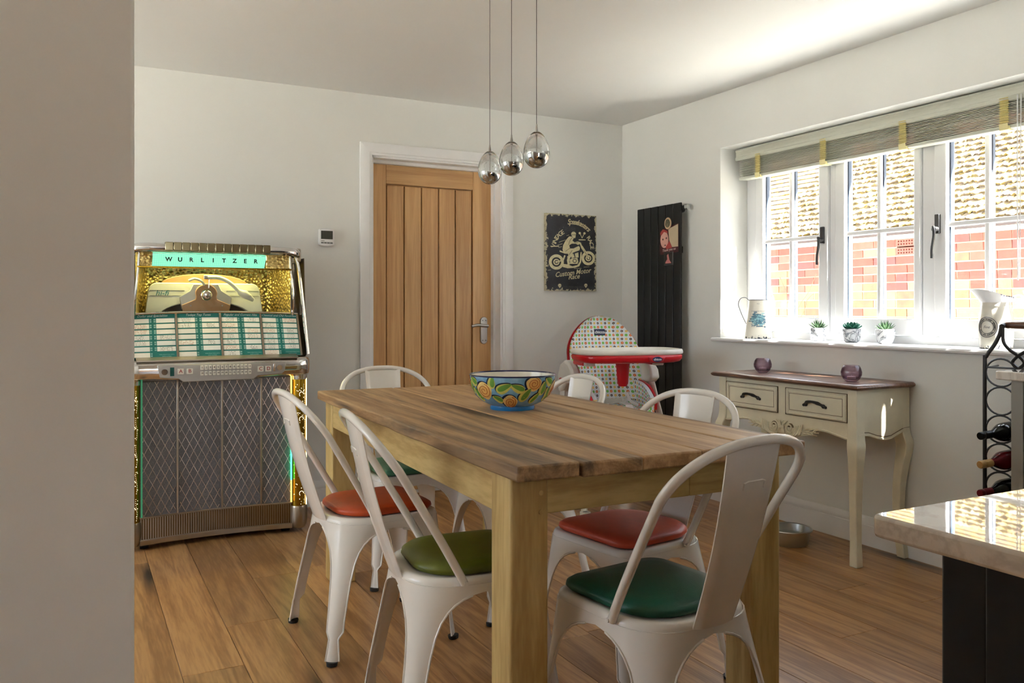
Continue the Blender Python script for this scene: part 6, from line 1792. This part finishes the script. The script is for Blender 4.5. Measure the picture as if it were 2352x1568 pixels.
for s_ in (-1, 1):
    MB().box(-0.06, 0.10, s_ * 0.20 - 0.03, s_ * 0.20 + 0.03, tz - 0.065, tz - 0.035).build('tray_bracket', M['redpl'], hc, bevel=0.006)
    MB().box(0.10, 0.135, s_ * 0.20 - 0.028, s_ * 0.20 + 0.028, tz - 0.066, tz - 0.038).build('tray_catch', M['whitepl'], hc, bevel=0.005)
    # armrest / hub housing
    hub_ = [(-0.235, 0.70), (-0.19, 0.765), (-0.12, 0.79), (-0.05, 0.775), (0.0, 0.74), (0.02, 0.69), (-0.02, 0.665), (-0.10, 0.66), (-0.16, 0.62), (-0.21, 0.60), (-0.24, 0.64)]
    ho = MB().prism(hub_, lambda x, z: (x, s_ * 0.205, z), lambda x, z: (x, s_ * 0.262, z)).build('hub_housing', M['whitepl'], hc, bevel=0.014, seg=3)
    MB().ball((-0.17, s_ * 0.262, 0.675), 0.022, 14, 8, (1.3, 0.3, 0.6)).build('hub_button', M['redpl'], ho)
    MB().tube(spline([(-0.20, s_ * 0.235, 0.66), (-0.215, s_ * 0.245, 0.45), (-0.235, s_ * 0.265, 0.22), (-0.265, s_ * 0.28, 0.03)], 6), 0.019, 10, sq=(1.5, 0.8)).build('rear_leg', M['whitepl'], hc)
    MB().tube(spline([(-0.06, s_ * 0.235, 0.70), (0.04, s_ * 0.25, 0.48), (0.16, s_ * 0.27, 0.22), (0.27, s_ * 0.285, 0.03)], 6), 0.019, 10, sq=(1.5, 0.8)).build('front_leg', M['whitepl'], hc)
    MB().box(-0.13, -0.06, s_ * 0.19 - 0.02, s_ * 0.19 + 0.02, 0.47, 0.66).build('seat_bracket', M['whitepl'], hc, bevel=0.006)
    for x_ in (-0.265, 0.27): MB().tube([(x_, s_ * 0.282, 0.0), (x_, s_ * 0.282, 0.035)], 0.028, 14).build('wheel_foot', M['whitepl'], hc)
MB().tube([(-0.25, -0.27, 0.12), (-0.25, 0.27, 0.12)], 0.012, 10).tube([(0.23, -0.28, 0.11), (0.23, 0.28, 0.11)], 0.012, 10).build('cross_tube', M['whitepl'], hc, fix=False)
MB().box(-0.17, 0.13, -0.19, 0.19, SH - 0.055, SH - 0.035).build('seat_base', M['whitepl'], hc, bevel=0.01)
# footrest
def foot_(u, w): return (0.20 + 0.20 * w, (u - .5) * (0.40 - 0.06 * w ** 3 * (1 if abs(u - .5) > .3 else 0)), 0.315 - 0.055 * w + 0.012 * math.cos((u - .5) * PI))
ftr = MB().sheet(foot_, 16, 8, lambda u, w: (0, 0, -0.022)).build('foot_rest', M['whitepl'], hc, bevel=0.006, ang=50)
ribs = MB()
for k in range(7):
    u = 0.08 + 0.84 * k / 6
    p, q = foot_(u, 0.15), foot_(1 - u, 0.9); ribs.tube([(p[0], p[1], p[2] + .001), (q[0], q[1], q[2] + .001)], 0.002, 5)
ribs.build('foot_rest_rib', M['whitepl'], ftr, fix=False, kind='stuff')
MB().tube([(0.14, -0.13, 0.50), (0.20, -0.13, 0.32)], 0.012, 8).tube([(0.14, 0.13, 0.50), (0.20, 0.13, 0.32)], 0.012, 8).build('leg_rest_arm', M['whitepl'], hc, fix=False)
# harness straps
sp_ = MB().sheet(lambda u, w: (-0.05 + 0.24 * w, -0.02 + 0.04 * u + 0.03 * w, SH + 0.02 * math.sin(PI * w) - (0.02 if w > .8 else 0)), 3, 12, lambda u, w: (0, 0, -0.003)).build('harness_strap', pmat('white_webbing', srgb(214, 208, 202), 0.8), hc)
MB().tube(spline([(0.0, 0.05, SH), (0.03, 0.06, SH + 0.06), (0.07, 0.04, SH + 0.07), (0.09, 0.05, SH + 0.03), (0.10, 0.09, SH + 0.005)], 5), 0.010, 6, sq=(0.2, 1)).build('strap_loop', pmat('white_webbing_loop', srgb(214, 208, 202), 0.8), hc)
MB().box(0.15, 0.20, -0.01, 0.05, SH - 0.032, SH - 0.018, M=Matrix.Rotation(0.0, 4, 'X')).build('buckle', M['whitepl'], hc, bevel=0.004)
